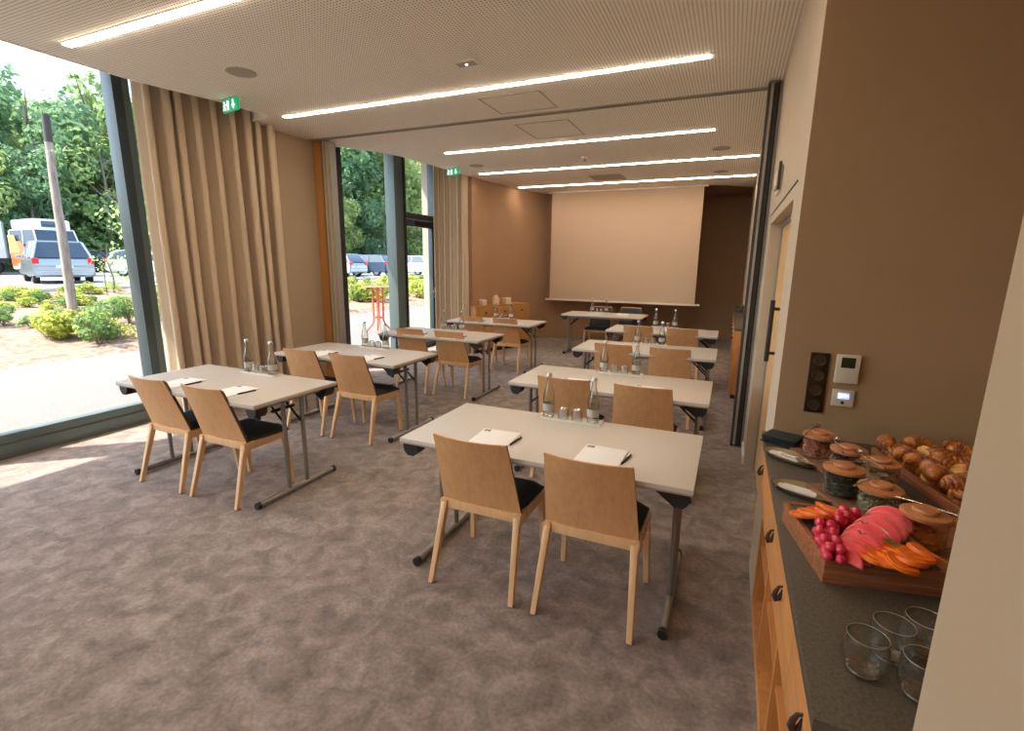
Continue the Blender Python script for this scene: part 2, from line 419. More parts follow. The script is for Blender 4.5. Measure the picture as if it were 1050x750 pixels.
# rounded end wall
cur = [(-5.5, 9.0), (-4.62, 8.02), (-4.262, 7.92), (-4.263, 8.36), (-4.18, 8.87), (-4.09, 9.39), (-3.97, 10.03), (-3.85, 10.35), (-3.68, 10.52), (-3.3, 10.62), (-2.4, 10.9), (-1.5, 11.6), (-.9, 12.05), (-.6, 12.1), (.3, 12.1)]
def smooth_path(P, n=6):
    out = []
    for i in range(len(P) - 1):
        p0 = P[max(i - 1, 0)]; p1 = P[i]; p2 = P[i + 1]; p3 = P[min(i + 2, len(P) - 1)]
        for k in range(n):
            t = k / n
            out.append(tuple(.5 * ((2 * b1) + (-a + c) * t + (2 * a - 5 * b1 + 4 * c - d) * t * t + (-a + 3 * b1 - 3 * c + d) * t ** 3) for a, b1, c, d in zip(p0, p1, p2, p3)))
    out.append(P[-1]); return out
def wall_path(P, z0, z1, th, name, mat, side=1):
    b = B(); P = [Vector((*p, 0)) for p in P]; L, R_ = [], []
    for i, p in enumerate(P):
        d = (P[min(i + 1, len(P) - 1)] - P[max(i - 1, 0)]).normalized(); nn = Vector((-d.y, d.x, 0)) * th * side
        L.append([b.bm.verts.new((p.x, p.y, z0)), b.bm.verts.new((p.x, p.y, z1))])
        q = p + nn
        R_.append([b.bm.verts.new((q.x, q.y, z0)), b.bm.verts.new((q.x, q.y, z1))])
    f = b.bm.faces.new
    for i in range(len(P) - 1):
        f((L[i][0], L[i + 1][0], L[i + 1][1], L[i][1])); f((R_[i][0], R_[i][1], R_[i + 1][1], R_[i + 1][0]))
        f((L[i][1], L[i + 1][1], R_[i + 1][1], R_[i][1])); f((L[i][0], R_[i][0], R_[i + 1][0], L[i + 1][0]))
    f((L[0][0], L[0][1], R_[0][1], R_[0][0])); f((L[-1][0], R_[-1][0], R_[-1][1], L[-1][1]))
    return struct(b.build(name, mat, ang=50))
sp = smooth_path(cur[2:])
wall_path(sp, 0, 3.62, .12, 'wall_back', 'paint_brown_far')
wall_path([(-5.45, 9.3), (-4.36, 9.3)], 0, 3.62, .1, 'wall_back', 'paint_brown_far')
# baseboard of the end wall
def inset(P, d):
    out = []
    for i, p in enumerate(P):
        a, c = Vector(P[max(i - 1, 0)]), Vector(P[min(i + 1, len(P) - 1)]); t_ = (c - a).normalized()
        out.append((p[0] + t_.y * d, p[1] - t_.x * d))
    return out
wall_path(inset(sp, .012), 0, .07, .011, 'baseboard_back', 'paint_brown')

# right wall with the doorway, the counter recess and the foreground pier
XW = .238
b = B()
b.box(XW, XW + .09, 2.45, 2.81, 0, 3.62)
b.box(XW, XW + .09, 2.81, 4.37, 1.96, 3.62)
b.box(XW, XW + .09, 4.37, 12.25, 0, 3.62)
struct(b.build('wall_right', 'paint_beige', smooth=False))
struct(B().box(XW + .002, 1.3, 2.448, 2.53, 0, 3.62).build('wall_right', 'paint_brown', smooth=False))
struct(B().box(1.15, 1.3, .7, 2.46, 0, 3.62).build('wall_right', 'paint_brown', smooth=False))
struct(B().box(.31, 1.3, -4.9, .8, 0, 3.62).build('wall_right', 'paint_taupe', smooth=False))
struct(B().box(-5.6, .4, -4.9, -4.8, 0, 3.62).build('wall_front', 'paint_beige', smooth=False))
struct(B().box(XW - .012, XW, 4.38, 4.76, 0, .07).build('baseboard_right', 'white_trim'))
struct(B().box(XW - .004, XW + .001, 2.7, 4.45, 2.024, 2.032).build('trim_5', 'panel_dark'))
# door
d1 = struct(B().box(XW + .085, XW + .125, 2.80, 4.36, 0, 1.955).build('door_1', 'door_wood'))
hb = B(); hb.tube([(XW - .005, 3.23, 1.09), (XW - .005, 3.23, 1.45)], .013, 10)
hb.tube([(XW + .09, 3.23, 1.14), (XW - .005, 3.23, 1.14)], .009, 8); hb.tube([(XW + .09, 3.23, 1.40), (XW - .005, 3.23, 1.40)], .009, 8)
hb.build('door_handle', 'black_plastic', d1)
B().lathe([(0, 0), (.022, 0), (.022, .006), (0, .006)], 14).build('lock_rosette', 'black_plastic', d1, loc=(XW + .084, 3.2, .93)).rotation_euler = (0, -PI / 2, 0)
fr = B(); fr.box(XW + .07, XW + .09, 4.34, 4.372, 0, 1.962); fr.box(XW + .07, XW + .09, 2.808, 2.84, 0, 1.962); fr.box(XW + .07, XW + .09, 2.81, 4.37, 1.93, 1.962)
fr.build('door_frame', 'panel_grey', d1)

# ------------------------------------------------------------------ windows
def pane(b, y0, y1, z0, z1, x=-5.40): b.box(x - .006, x + .006, y0, y1, z0, z1)
XG = -5.40
w = B(); w.box(XG - .12, XG + .04, -4.8, 4.02, .0, .12, .004); w.box(XG - .06, XG + .02, -4.8, 4.02, .12, .20, .004)
w.box(XG - .1, XG + .05, -4.8, 4.02, 3.52, 3.62)
w1 = struct(w.build('window_1', 'frame_metal_light'))
mw = B(); mw.box(XG - .10, XG + .06, 3.02, 3.11, .12, 3.6, .004); mw.m = 1; mw.box(XG - .1, XG + .055, 3.11, 3.17, .12, 3.6)
mw.build('mullion', ['frame_metal_light', 'frame_metal'], w1)
g = B(); pane(g, -4.8, 3.02, .18, 3.56); g.build('pane', 'window_glass', w1)
g = B(); pane(g, 3.17, 4.02, .18, 3.56); g.build('pane', 'window_glass', w1)
# far window with a glazed door
w = B(); w.box(XG - .12, XG + .04, 5.3, 9.3, 0, .10, .004); w.box(XG - .1, XG + .05, 5.3, 9.3, 3.52, 3.62)
w2 = struct(w.build('window_2', 'frame_metal_light'))
mw = B(); mw.box(XG - .1, XG + .08, 5.72, 5.92, 0, 3.6, .004); mw.build('mullion', 'dark_gasket', w2)
mw = B(); mw.box(XG - .1, XG + .10, 7.13, 7.36, 0, 3.6, .004); mw.m = 1; mw.box(XG - .1, XG + .11, 7.36, 7.43, 0, 3.6, .004)
mw.build('mullion', ['frame_metal_light', 'dark_gasket'], w2)
mw = B(); mw.box(XG - .1, XG + .10, 8.42, 8.72, 0, 3.6, .004); mw.build('mullion', 'frame_metal', w2)
mw = B(); mw.box(XG - .06, XG + .06, 7.43, 8.42, 2.40, 2.50, .004); mw.build('transom', 'frame_metal', w2)
g = B(); pane(g, 5.92, 7.13, .1, 3.56); g.build('pane', 'window_glass', w2)
g = B(); pane(g, 7.43, 8.42, 2.50, 3.56); g.build('pane', 'window_glass', w2)
g = B(); pane(g, 8.72, 9.3, .1, 3.56); g.build('pane', 'window_glass', w2)
d = B()
d.box(XG - .03, XG + .05, 7.43, 7.50, .02, 2.39, .003); d.box(XG - .03, XG + .05, 8.33, 8.42, .02, 2.39, .003)
d.box(XG - .03, XG + .05, 7.50, 8.33, .02, .12, .003); d.box(XG - .03, XG + .05, 7.50, 8.33, 2.27, 2.39, .003)
d2 = struct(d.build('door_2', 'frame_metal'))
g = B(); pane(g, 7.50, 8.33, .12, 2.27, XG + .01); g.build('pane', 'window_glass', d2)
h = B(); h.box(XG + .05, XG + .058, 8.355, 8.395, .95, 1.15, .002); h.tube([(XG + .055, 8.375, 1.08), (XG + .10, 8.375, 1.08), (XG + .10, 8.26, 1.08)], .009, 8)
h.build('door_handle', 'cap_metal', d2)
h = B(); h.box(XG + .05, XG + .08, 7.75, 8.2, 2.30, 2.36, .003); h.build('door_closer', 'dark_gasket', d2)
# overhanging roof edge and facade column outside
struct(B().box(-6.74, -5.5, -6, 16, 4.0, 4.2).build('roof', 'soffit')); struct(B().box(-5.6, -5.5, -6, 16, 3.62, 4.0).build('wall_facade', 'facade'))
struct(B().box(-6.62, -6.42, .72, .98, -.02, 4.0).build('wall_column', 'facade'))
struct(B().box(-6.35, -5.62, 9.5, 9.9, -.02, 4.0).build('wall_column', 'facade'))
struct(B().box(-5.72, -5.46, 9.3, 16, -.02, 3.7).build('wall_facade', 'facade'))

# ------------------------------------------------------------------ curtains
def curtain(name, p0, p1, z0, z1, n, amp, label, seed=1, folds=11):
    _r = random.Random(seed + 50); cuts = [0.]
    for _ in range(folds): cuts.append(cuts[-1] + _r.choice([.6, .8, 1., 1.35, 1.6]))
    cuts = [c / cuts[-1] for c in cuts]
    rnd = random.Random(seed)
    p0, p1 = Vector((*p0, 0)), Vector((*p1, 0)); d = (p1 - p0); L = d.length; d.normalize(); nn = Vector((d.y, -d.x, 0))
    ph = [rnd.uniform(-.6, .6) for _ in range(folds + 2)]
    am = [rnd.uniform(.55, 1.3) for _ in range(folds + 2)]
    b = B(); rows = 16; grid = []
    for r in range(rows + 1):
        z = z1 + (z0 - z1) * r / rows; row = []
        sprd = .99 + .01 * r / rows
        for i in range(n + 1):
            u = i / n; ki = max(q_ for q_ in range(folds) if cuts[q_] <= u + 1e-9); fr_ = (u - cuts[ki]) / (cuts[ki + 1] - cuts[ki]); k = ki + fr_
            A = am[ki] * (1 - fr_) + am[ki + 1] * fr_; q = ph[ki] * (1 - fr_) + ph[ki + 1] * fr_
            off = amp * A * math.sin(2 * PI * k + q) * (.75 + .25 * r / rows)
            lat = .35 * amp * math.sin(4 * PI * k + q * 2) + .004 * math.sin(2 * z + k)
            p = p0 + d * (u * L * sprd + lat) + nn * off
            row.append(b.bm.verts.new((p.x, p.y, z)))
        grid.append(row)
    for r in range(rows):
        for i in range(n):
            b.bm.faces.new((grid[r][i], grid[r][i + 1], grid[r + 1][i + 1], grid[r + 1][i]))
    o = b.build(name, 'curtain_fabric', ang=180)
    mod = o.modifiers.new('thickness', 'SOLIDIFY'); mod.thickness = .006
    return tag(o, label, 'curtain')
c1 = curtain('curtain', (-5.14, 3.10), (-4.88, 4.34), .02, 3.5, 260, .125, 'tall beige pleated curtain gathered beside the large nearest window', 3, 9)
c2 = curtain('curtain', (-4.98, 7.86), (-4.29, 7.84), .02, 3.5, 90, .055, 'tall beige pleated curtain at the far window beside the curved wall', 5, 6)
for nm, pts in (('curtain_track', [(-5.12, 3.05, 3.53), (-4.94, 4.0, 3.53)]), ('curtain_track', [(-5.0, 7.86, 3.53), (-4.29, 7.84, 3.53)])):
    pass

# ------------------------------------------------------------------ folded partition stacks
t = thing('folding_partition', 'folded sliding partition panels stacked against the right wall past the door', 'partition', (.13, 4.79, 0))
x = 0
for wd, m_, dp in ((.022, 'panel_dark', .0), (.020, 'panel_grey', -.01), (.030, 'panel_dark', .012), (.016, 'dark_gasket', .0), (.018, 'panel_grey', .01)):
    B().box(x, x + wd - .001, dp, .125, .02, H - .015).build('panel', m_, t); x += wd
B().box(0, .10, .02, .12, .0, .02).build('floor_seal', 'black_plastic', t)
t = thing('folding_partition', 'folded sliding partition panels beside the orange wooden post at the far window', 'partition', (-4.95, 4.93, 0))
B().box(.002, .125, .08, .20, .0, H - .002).build('wooden_post', 'post_orange', t)
x = .128
for wd, m_, dp in ((.02, 'panel_dark', .10), (.034, 'panel_beige', .085), (.012, 'panel_dark', .11), (.034, 'panel_beige', .09), (.014, 'panel_grey', .11)):
    B().box(x, x + wd - .001, dp, .22, .02, H - .015).build('panel', m_, t); x += wd
B().box(.13, .24, .12, .21, 0, .02).build('floor_seal', 'black_plastic', t)

# ------------------------------------------------------------------ ceiling fittings
def strip(x0, x1, y, label, wd=.044):
    t = thing('linear_ceiling_light', label, 'ceiling light', ((x0 + x1) / 2, y, H), 0, 'recessed light strips in the ceiling')
    L = (x1 - x0) / 2
    b = B()
    b.box(-L - .03, L + .03, -wd / 2 - .008, -wd / 2, -.004, .003); b.box(-L - .03, L + .03, wd / 2, wd / 2 + .008, -.004, .003)
    b.box(-L - .03, -L, -wd / 2, wd / 2, -.004, .003); b.box(L, L + .03, -wd / 2, wd / 2, -.004, .003)
    b.build('frame', 'white_trim', t)
    B().box(-L, L, -wd / 2, wd / 2, -.010, .002).build('diffuser', 'led', t)
strip(-4.40, -.28, 2.238, 'glowing recessed light strip nearest the camera, over the first window-side table', .055)
strip(-4.40, -.28, .39, 'added unseen light strip behind the camera, second from the rear wall')  # added out of view to brighten the near end of the room
strip(-4.40, -.28, -1.46, 'added unseen light strip nearest the rear wall behind the camera')  # second added strip, unseen, more fill for the foreground
strip(-4.39, -.28, 4.09, 'long glowing recessed light strip in front of the partition track, second nearest')
strip(-3.72, -.32, 6.17, 'glowing recessed light strip just beyond the partition track')
strip(-4.01, .18, 7.75, 'glowing recessed light strip between two others in the far room')
strip(-3.98, .20, 9.35, 'farthest glowing recessed light strip, just in front of the screen')
def speaker(x, y, label):
    t = thing('ceiling_speaker', label, 'speaker', (x, y, H), 0, 'round ceiling speakers')
    B().lathe([(0, -.006), (.095, -.006), (.102, -.004), (.102, .002), (0, .002)], 32).build('grille', 'speaker_grille', t)
    B().lathe([(.102, .002), (.102, -.007), (.112, -.005), (.112, .002)], 32).build('rim', 'panel_beige', t)
speaker(-3.71, 3.06, 'round grey ceiling speaker above the nearest curtain')
speaker(-3.74, 7.1, 'round ceiling speaker beside the far green exit sign')
speaker(-.27, 7.16, 'round ceiling speaker at the right, nearer of the far pair')
speaker(-.31, 8.87, 'round ceiling speaker at the right, farther of the far pair')
t = thing('emergency_light', 'small rectangular emergency light with bright spot between the two nearest light strips', 'emergency light', (-1.96, 3.57, H))
B().box(-.10, .10, -.055, .055, -.005, .002, .002).build('frame', 'white_trim', t)
B().box(-.075, .075, -.035, .035, -.008, -.004).build('cover', 'speaker_grille', t)
B().lathe([(0, -.014), (.009, -.012), (.012, -.007), (0, -.007)], 12).build('lamp', 'lamp_small', t)
def hatch(cx, cy, sx, sy, label):
    t = thing('access_hatch', label, 'ceiling hatch', (cx, cy, H))
    b = B(); e = .012
    b.box(-sx, sx, -sy, -sy + e, -.003, .002); b.box(-sx, sx, sy - e, sy, -.003, .002)
    b.box(-sx, -sx + e, -sy, sy, -.003, .002); b.box(sx - e, sx, -sy, sy, -.003, .002)
    b.build('frame', 'panel_beige', t)
    B().box(-sx + e + .004, sx - e - .004, -sy + e + .004, sy - e - .004, -.002, .002).build('door', 'ceiling_perf', t)
hatch(-1.96, 4.57, .30, .25, 'square access hatch in the ceiling just before the partition track')
hatch(-1.99, 5.56, .30, .33, 'square access hatch in the ceiling just beyond the partition track')
t = thing('smoke_detector', 'small round cream smoke detector on the far room ceiling', 'smoke detector', (-2.02, 7.07, H))
B().lathe([(0, 0), (.055, 0), (.055, -.018), (.04, -.03), (0, -.03)], 24).build('base', 'white_trim', t)
B().lathe([(0, -.03), (.024, -.03), (.028, -.05), (.02, -.062), (0, -.064)], 20).build('sensor', 'panel_beige', t)
t = thing('ceiling_vent', 'flat rectangular air vent in the far ceiling before the screen', 'air vent', (-2.1, 8.8, H))
b = B(); b.box(-.28, .28, -.28, .28, -.004, .001)
b.build('plate', 'speaker_grille', t)
for k in range(6): B().box(-.25, .25, -.24 + k * .085, -.215 + k * .085, -.009, -.004).build('slat', 'panel_beige', t)
def exit_sign(x, y, rz, label, s=1.):
    t = thing('exit_sign', label, 'exit sign', (x, y, H), rz)
    B().box(-.13 * s, .13 * s, -.012, .012, -.115 * s, -.012, .002).build('panel', 'sign_green', t)
    B().box(-.12 * s, .12 * s, -.009, .009, -.012, 0).build('hanger', 'cap_metal', t)
    for sd in (-1, 1):
        b = B(); yy = sd * .0135
        def f(p): b.prism([(q[0] * s, q[1] * s) for q in p], yy - .001, yy + .001, 'y')
        # running figure
        f([(-.095 + .011 * math.cos(a * PI / 5), -.034 + .011 * math.sin(a * PI / 5)) for a in range(10)])
        f([(-.092, -.047), (-.076, -.050), (-.085, -.078), (-.100, -.074)])
        f([(-.092, -.048), (-.112, -.058), (-.118, -.070), (-.112, -.072), (-.106, -.062), (-.092, -.056)])
        f([(-.078, -.052), (-.062, -.062), (-.056, -.056), (-.074, -.046)])
        f([(-.086, -.074), (-.070, -.086), (-.072, -.104), (-.080, -.104), (-.079, -.090), (-.095, -.080)])
        f([(-.098, -.072), (-.108, -.090), (-.124, -.092), (-.123, -.098), (-.103, -.098), (-.090, -.078)])
        b.build('pictogram', 'sign_white', t, smooth=False); b = B()
        # doorway and arrow
        f([(-.045, -.025), (-.012, -.025), (-.012, -.104), (-.045, -.104)])
        b.build('pictogram', 'sign_white', t, smooth=False); b = B()
        f([(.055, -.025), (.075, -.025), (.075, -.065), (.095, -.065), (.065, -.104), (.035, -.065), (.055, -.065)])
        b.build('pictogram', 'sign_white', t, smooth=False)
exit_sign(-4.37, 3.46, -.2, 'green emergency exit sign with white figure above the nearest curtain')
exit_sign(-4.17, 7.14, -.2, 'green emergency exit sign hanging above the far curtain', .95)

# ------------------------------------------------------------------ projection screen
t = thing('projection_screen', 'large pale projection screen lowered at the end of the room', 'projection screen', (-2.09, 10.16, 0))
B().box(-1.48, 1.48, -.0015, .0015, .905, H - .02).build('fabric', 'screen_fabric', t)
B().box(-1.57, 1.57, -.016, .016, .868, .905, .006).build('bottom_bar', 'screen_bar', t)
B().box(-1.55, 1.55, -.03, .03, H - .03, H - .001, .004).build('housing', 'ceiling_plain', t)

# ------------------------------------------------------------------ tables
TW, TD, TH = 1.456, .727, .74
def make_table():
    t = thing('folding_table', 'x', 'table', (0, 0, 0), 0, 'folding conference tables')
    b = B(); b.box(0, TW, 0, TD, TH - .022, TH, .003); b.build('tabletop', 'table_top', t)
    b = B(); b.box(.002, TW - .002, .002, TD - .002, TH - .030, TH - .021); b.build('edge_band', 'table_edge', t)
    b = B(); b.box(.14, TW - .14, .10, .135, TH - .065, TH - .030, .003); b.box(.14, TW - .14, TD - .135, TD - .10, TH - .065, TH - .030, .003)
    b.build('rail', 'steel_grey', t)
    for s in (0, 1):
        X = (lambda v: v) if s == 0 else (lambda v: TW - v)
        lg = B()
        xf = X(.075)
        for y in (.285, .445):
            lg.tube([(xf, y, .045), (xf, y, TH - .045)], .0155, 12)
        lg.tube([(xf, .05, TH - .047), (xf, TD - .05, TH - .047)], .016, 10)
        lo = lg.build('leg_frame', 'steel_grey', t)
        ft = B(); ft.tube([(xf, .03, .027), (xf, TD - .03, .027)], .02, 12, flat=1.1); ft.build('foot_bar', 'steel_grey', lo)
        B().tube([(xf, .008, .027), (xf, .034, .027)], .0225, 12, flat=1.1).build('foot_cap', 'black_plastic', lo)
        B().tube([(xf, TD - .034, .027), (xf, TD - .008, .027)], .0225, 12, flat=1.1).build('foot_cap', 'black_plastic', lo)
        for y in (.062, TD - .062):
            lb = B()
            xx = sorted((X(.010), X(.098)))
            prof = [(xx[0], TH - .030), (xx[1], TH - .030), (xx[1], TH - .058), (xx[1] - .008, TH - .080), (xx[1] - .026, TH - .098), (xx[0] + .026, TH - .098), (xx[0] + .008, TH - .080), (xx[0], TH - .058)]
            lb.prism(prof, y - .045, y + .045, 'y')
            lb.build('corner_bumper', 'black_plastic', t)
        br = B()
        tri = [(X(.07), TH - .13), (X(.06), TH - .03), (X(.20), TH - .03)]
        if s: tri = tri[::-1]
        if not s: tri = [tri[0], tri[1], (X(.12), TH - .03)]
        if s:
            br.prism(tri, .07, .10, 'y'); br.build('fold_bracket', 'black_plastic', t)
            B().prism(tri, TD - .10, TD - .07, 'y').build('fold_bracket', 'black_plastic', t)
        st = B()
        for y in (.30, .43):
            st.tube([(X(.08), y, TH - .23), (X(.27), y, TH - .05)], .008, 8)
        st.tube([(X(.17), .27, TH - .135), (X(.17), .46, TH - .135)], .012, 8)
        st.build('brace', 'black_plastic', t)
    return t
tb = Proto(make_table())
TB = {'L1': (-4.141, 2.08), 'L2': (-4.123, 3.479), 'L3': (-4.10, 5.057), 'L4': (-4.098, 6.684),
      'R1': (-1.516, 2.007), 'R2': (-1.514, 3.40), 'R3': (-1.522, 5.105), 'R4': (-1.551, 6.80), 'S': (-2.80, 8.62)}
TN = {'L1': 'nearest window-side table', 'L2': 'second table along the windows', 'L3': 'third table along the windows', 'L4': 'farthest window-side table',
      'R1': 'nearest table of the right row', 'R2': 'second table of the right row', 'R3': 'third table of the right row', 'R4': 'farthest table of the right row',
      'S': "presenter's table before the screen"}
TL = {'L1': 'pale folding table nearest the big window, first of the left row', 'L2': 'pale folding table by the wall stub, second of the left row',
      'L3': 'pale folding table in front of the glazed door, third of the left row', 'L4': 'pale folding table by the far curtain and sideboard, last of the left row',
      'R1': 'pale folding table closest to the camera, first of the right row', 'R2': 'pale folding table second from the camera in the right row',
      'R3': 'pale folding table third from the camera in the right row', 'R4': 'pale folding table fourth and last of the right row',
      'S': 'pale folding table standing alone under the projection screen'}
for k, (x, y) in TB.items(): tb.put((x, y, 0), 0, TL[k])

# ------------------------------------------------------------------ chairs
def make_chair():
    t = thing('dining_chair', 'x', 'chair', (0, 0, 0), 0, 'bentwood chairs at the tables')
    # origin: middle of the rear feet; faces +y
    def leg(p0, p1, a, b0):
        b = B()
        (x0, y0, z0), (x1, y1, z1) = p0, p1
        h0, h1 = b0, a
        b.hexa([(x0 - h0, y0 - h0, z0), (x0 + h0, y0 - h0, z0), (x0 + h0, y0 + h0, z0), (x0 - h0, y0 + h0, z0)],
               [(x1 - h1 * .8, y1 - h1, z1), (x1 + h1 * .8, y1 - h1, z1), (x1 + h1 * .8, y1 + h1, z1), (x1 - h1 * .8, y1 + h1, z1)])
        es = list(b.bm.edges); bmesh.ops.bevel(b.bm, geom=es, offset=.003, segments=1, affect='EDGES')
        o = b.build('leg', 'beech_leg', t)
        g = B(); g.lathe([(0, 0), (.011, 0), (.011, .004), (0, .004)], 10, c=(x0, y0, 0)); g.build('glide', 'black_plastic', o)
    for s in (-1, 1):
        leg((s * .228, 0, .004), (s * .205, .125, .430), .021, .014)
        leg((s * .228, .468, .004), (s * .210, .435, .415), .021, .014)
    # seat frame
    b = B()
    for s in (-1, 1):
        b.hexa([(s * .190, .10, .375), (s * .228, .10, .375), (s * .228, .455, .375), (s * .190, .455, .375)],
               [(s * .190, .10, .428), (s * .228, .10, .430), (s * .228, .455, .415), (s * .190, .455, .415)])
    b.box(-.20, .20, .108, .140, .382, .430, .003); b.box(-.20, .20, .430, .452, .372, .414, .003)
    b.box(-.19, .19, .14, .44, .398, .412)
    b.build('seat_frame', 'beech_leg', t)
    # upholstered seat
    b = B(); n = 8; top = []; bot = []
    for i in range(n + 1):
        rt, rb = [], []
        for j in range(n + 1):
            u = -1 + 2 * i / n; v = j / n
            xx = u * (.214 if v > .2 else .205)
            yy = .145 + v * .345
            edge = min(1, (1 - abs(u)) * 6 + .25) * min(1, (1 - v) * 7 + .2)
            z = .432 + .034 * edge - .010 * (1 - u * u) * (1 - abs(2 * v - 1) ** 2)
            z -= .02 * max(0, v - .85) / .15
            rt.append(b.bm.verts.new((xx, yy, z))); rb.append(b.bm.verts.new((xx, yy, .413)))
        top.append(rt); bot.append(rb)
    for i in range(n):
        for j in range(n):
            b.bm.faces.new((top[i][j], top[i + 1][j], top[i + 1][j + 1], top[i][j + 1]))
            b.bm.faces.new((bot[i][j], bot[i][j + 1], bot[i + 1][j + 1], bot[i + 1][j]))
    for i in range(n):
        b.bm.faces.new((top[i][0], bot[i][0], bot[i + 1][0], top[i + 1][0])); b.bm.faces.new((top[i][n], top[i + 1][n], bot[i + 1][n], bot[i][n]))
        b.bm.faces.new((top[0][i], top[0][i + 1], bot[0][i + 1], bot[0][i])); b.bm.faces.new((top[n][i], bot[n][i], bot[n][i + 1], top[n][i + 1]))
    b.build('seat', 'seat_fabric', t)
    # curved shell back
    def shell(dy, th, x_in, z0, z1, name, mat):
        b = B(); nu, nv = 14, 8; F, K = [], []
        for i in range(nu + 1):
            f_, k_ = [], []
            for j in range(nv + 1):
                u = -1 + 2 * i / nu; v = j / nv
                z = z0 + (z1 - z0) * v
                vv = (z - .415) / (.825 - .415)
                hw = (.222 * (1 - vv) + .196 * vv) - x_in
                y = .128 - .118 * vv - .015 * vv * vv - .032 * (1 - u * u) * (.25 + .75 * vv) + .008 * 0
                f_.append(b.bm.verts.new((u * hw, y + dy + th, z))); k_.append(b.bm.verts.new((u * hw, y + dy, z)))
            F.append(f_); K.append(k_)
        q = b.bm.faces.new
        for i in range(nu):
            for j in range(nv):
                q((F[i][j], F[i][j + 1], F[i + 1][j + 1], F[i + 1][j])); q((K[i][j], K[i + 1][j], K[i + 1][j + 1], K[i][j + 1]))
        nf = len(b.bm.faces)
        for i in range(nu):
            q((F[i][0], F[i + 1][0], K[i + 1][0], K[i][0])); q((F[i][nv], K[i][nv], K[i + 1][nv], F[i + 1][nv]))
        for j in range(nv):
            q((F[0][j], K[0][j], K[0][j + 1], F[0][j + 1])); q((F[nu][j], F[nu][j + 1], K[nu][j + 1], K[nu][j]))
        b.bm.faces.ensure_lookup_table()
        for f_ in b.bm.faces[nf + 2 * nu:]: f_.material_index = 1
        return b.build(name, [mat, 'shaded_edge'], t, ang=50)
    shell(0, .012, 0, .415, .825, 'backrest', 'maple')
    shell(.0125, .012, .008, .45, .812, 'back_pad', 'seat_fabric')
    return t
cp = Proto(make_chair())
def side_word(s): return 'left' if s == 'a' else 'right'
for k, (x, y) in TB.items():
    if k == 'S': continue
    for s, dx in (('a', .452), ('b', 1.025)):
        if k == 'L1': dy = -.04; 
        elif k[0] == 'L': dy = -.11 if k == 'L2' else .04
        else: dy = -.07
        if k in ('R3', 'R4'): dy = -.02
        if k == 'R2': dy = -.04
        cp.put((x + dx, y + dy, 0), 0, 'bentwood chair with dark seat, %s at the %s' % (side_word(s), TN[k]))
cp.put((-2.28, 9.62, 0), PI, 'bentwood chair with dark seat behind the left half of the presenter table')
cp.put((-1.72, 9.72, 0), PI, 'bentwood chair with dark back behind the right half of the presenter table')

# ------------------------------------------------------------------ table settings
def make_bottle():
    t = thing('water_bottle', 'x', 'bottle', (0, 0, 0))
    prof = [(0, .004), (.030, .004), (.0345, .010), (.0345, .120), (.033, .140), (.022, .185), (.0145, .215), (.0135, .240), (.0155, .242), (.0155, .250), (.0125, .252),
            (.0115, .240), (.0125, .215), (.020, .185), (.0305, .140), (.032, .120), (.032, .012), (0, .012)]
    prof = [(r, z - .004) for r, z in prof]
    B().lathe(prof, 24).build('glass_body', 'bottle_glass', t)
    b = B(); b.lathe([(.0352, .040), (.0352, .085), (.0350, .085), (.0350, .040)], 24, closed=True)
    lb = b.build('label', 'frosted_label', t)
    B().lathe([(0, .246), (.0165, .246), (.0165, .262), (.012, .268), (0, .268)], 18).build('cap', 'cap_metal', t)
    return t
def make_tumbler_small():
    o = B().lathe([(.0335, 0), (.034, .003), (.030, .062), (.022, .070), (0, .071), (0, .066), (.020, .064), (.027, .058), (.0315, .0)], 24, closed=False)
    o = o.build('water_glass', 'frost_glass')
    return o
def make_tray():
    t = thing('bottle_tray', 'x', 'tray', (0, 0, 0))
    B().box(-.19, .19, -.045, .045, 0, .006, .002).build('base', 'tray_white', t)
    b = B(); b.box(-.19, .19, -.045, -.041, .004, .014); b.box(-.19, .19, .041, .045, .004, .014); b.box(-.19, -.186, -.045, .045, .004, .014); b.box(.186, .19, -.045, .045, .004, .014)
    b.build('rim', 'tray_white', t)
    return t
def make_pad():
    t = thing('notepad', 'x', 'notepad', (0, 0, 0))
    B().box(-.105, .105, -.148, .148, 0, .005, .001).build('paper_block', 'paper', t)
    b = B(); b.box(-.095, -.060, .108, .136, .005, .0055); lg = b.build('logo', 'ink', t, smooth=False)
    b = B()
    for q in range(3): b.box(-.091, -.064 - .006 * (q % 2), .113 + q * .007, .115 + q * .007, .0055, .0058)
    b.build('logo_text', 'paper', lg, smooth=False)
    b = B(); b.box(-.09, .09, -.142, -.140, .005, .0053); b.build('footer_line', 'label_grey', t, smooth=False)
    return t
def make_pen():
    t = thing('ballpoint_pen', 'x', 'pen', (0, 0, 0))
    B().tube([(0, -.07, .006), (0, -.060, .006), (0, .050, .006), (0, .062, .006)], [.001, .0055, .0058, .0045], 10).build('barrel', 'ink', t)
    B().tube([(0, .060, .006), (0, .070, .006)], .0025, 8).build('push_button', 'cap_metal', t)
    B().box(-.0015, .0015, .02, .062, .0115, .0135).build('clip', 'cap_metal', t)
    return t
bo, gl, tr, pd, pn = Proto(make_bottle()), None, Proto(make_tray()), Proto(make_pad()), Proto(make_pen())
glo = make_tumbler_small(); tag(glo, 'x', 'glass', 'upturned glasses on the trays'); gfirst = [True]
def put_glass(loc, label):
    if gfirst[0]: o = glo; gfirst[0] = False
    else: o = glo.copy(); COL.objects.link(o)
    o.location = loc; o['label'] = label
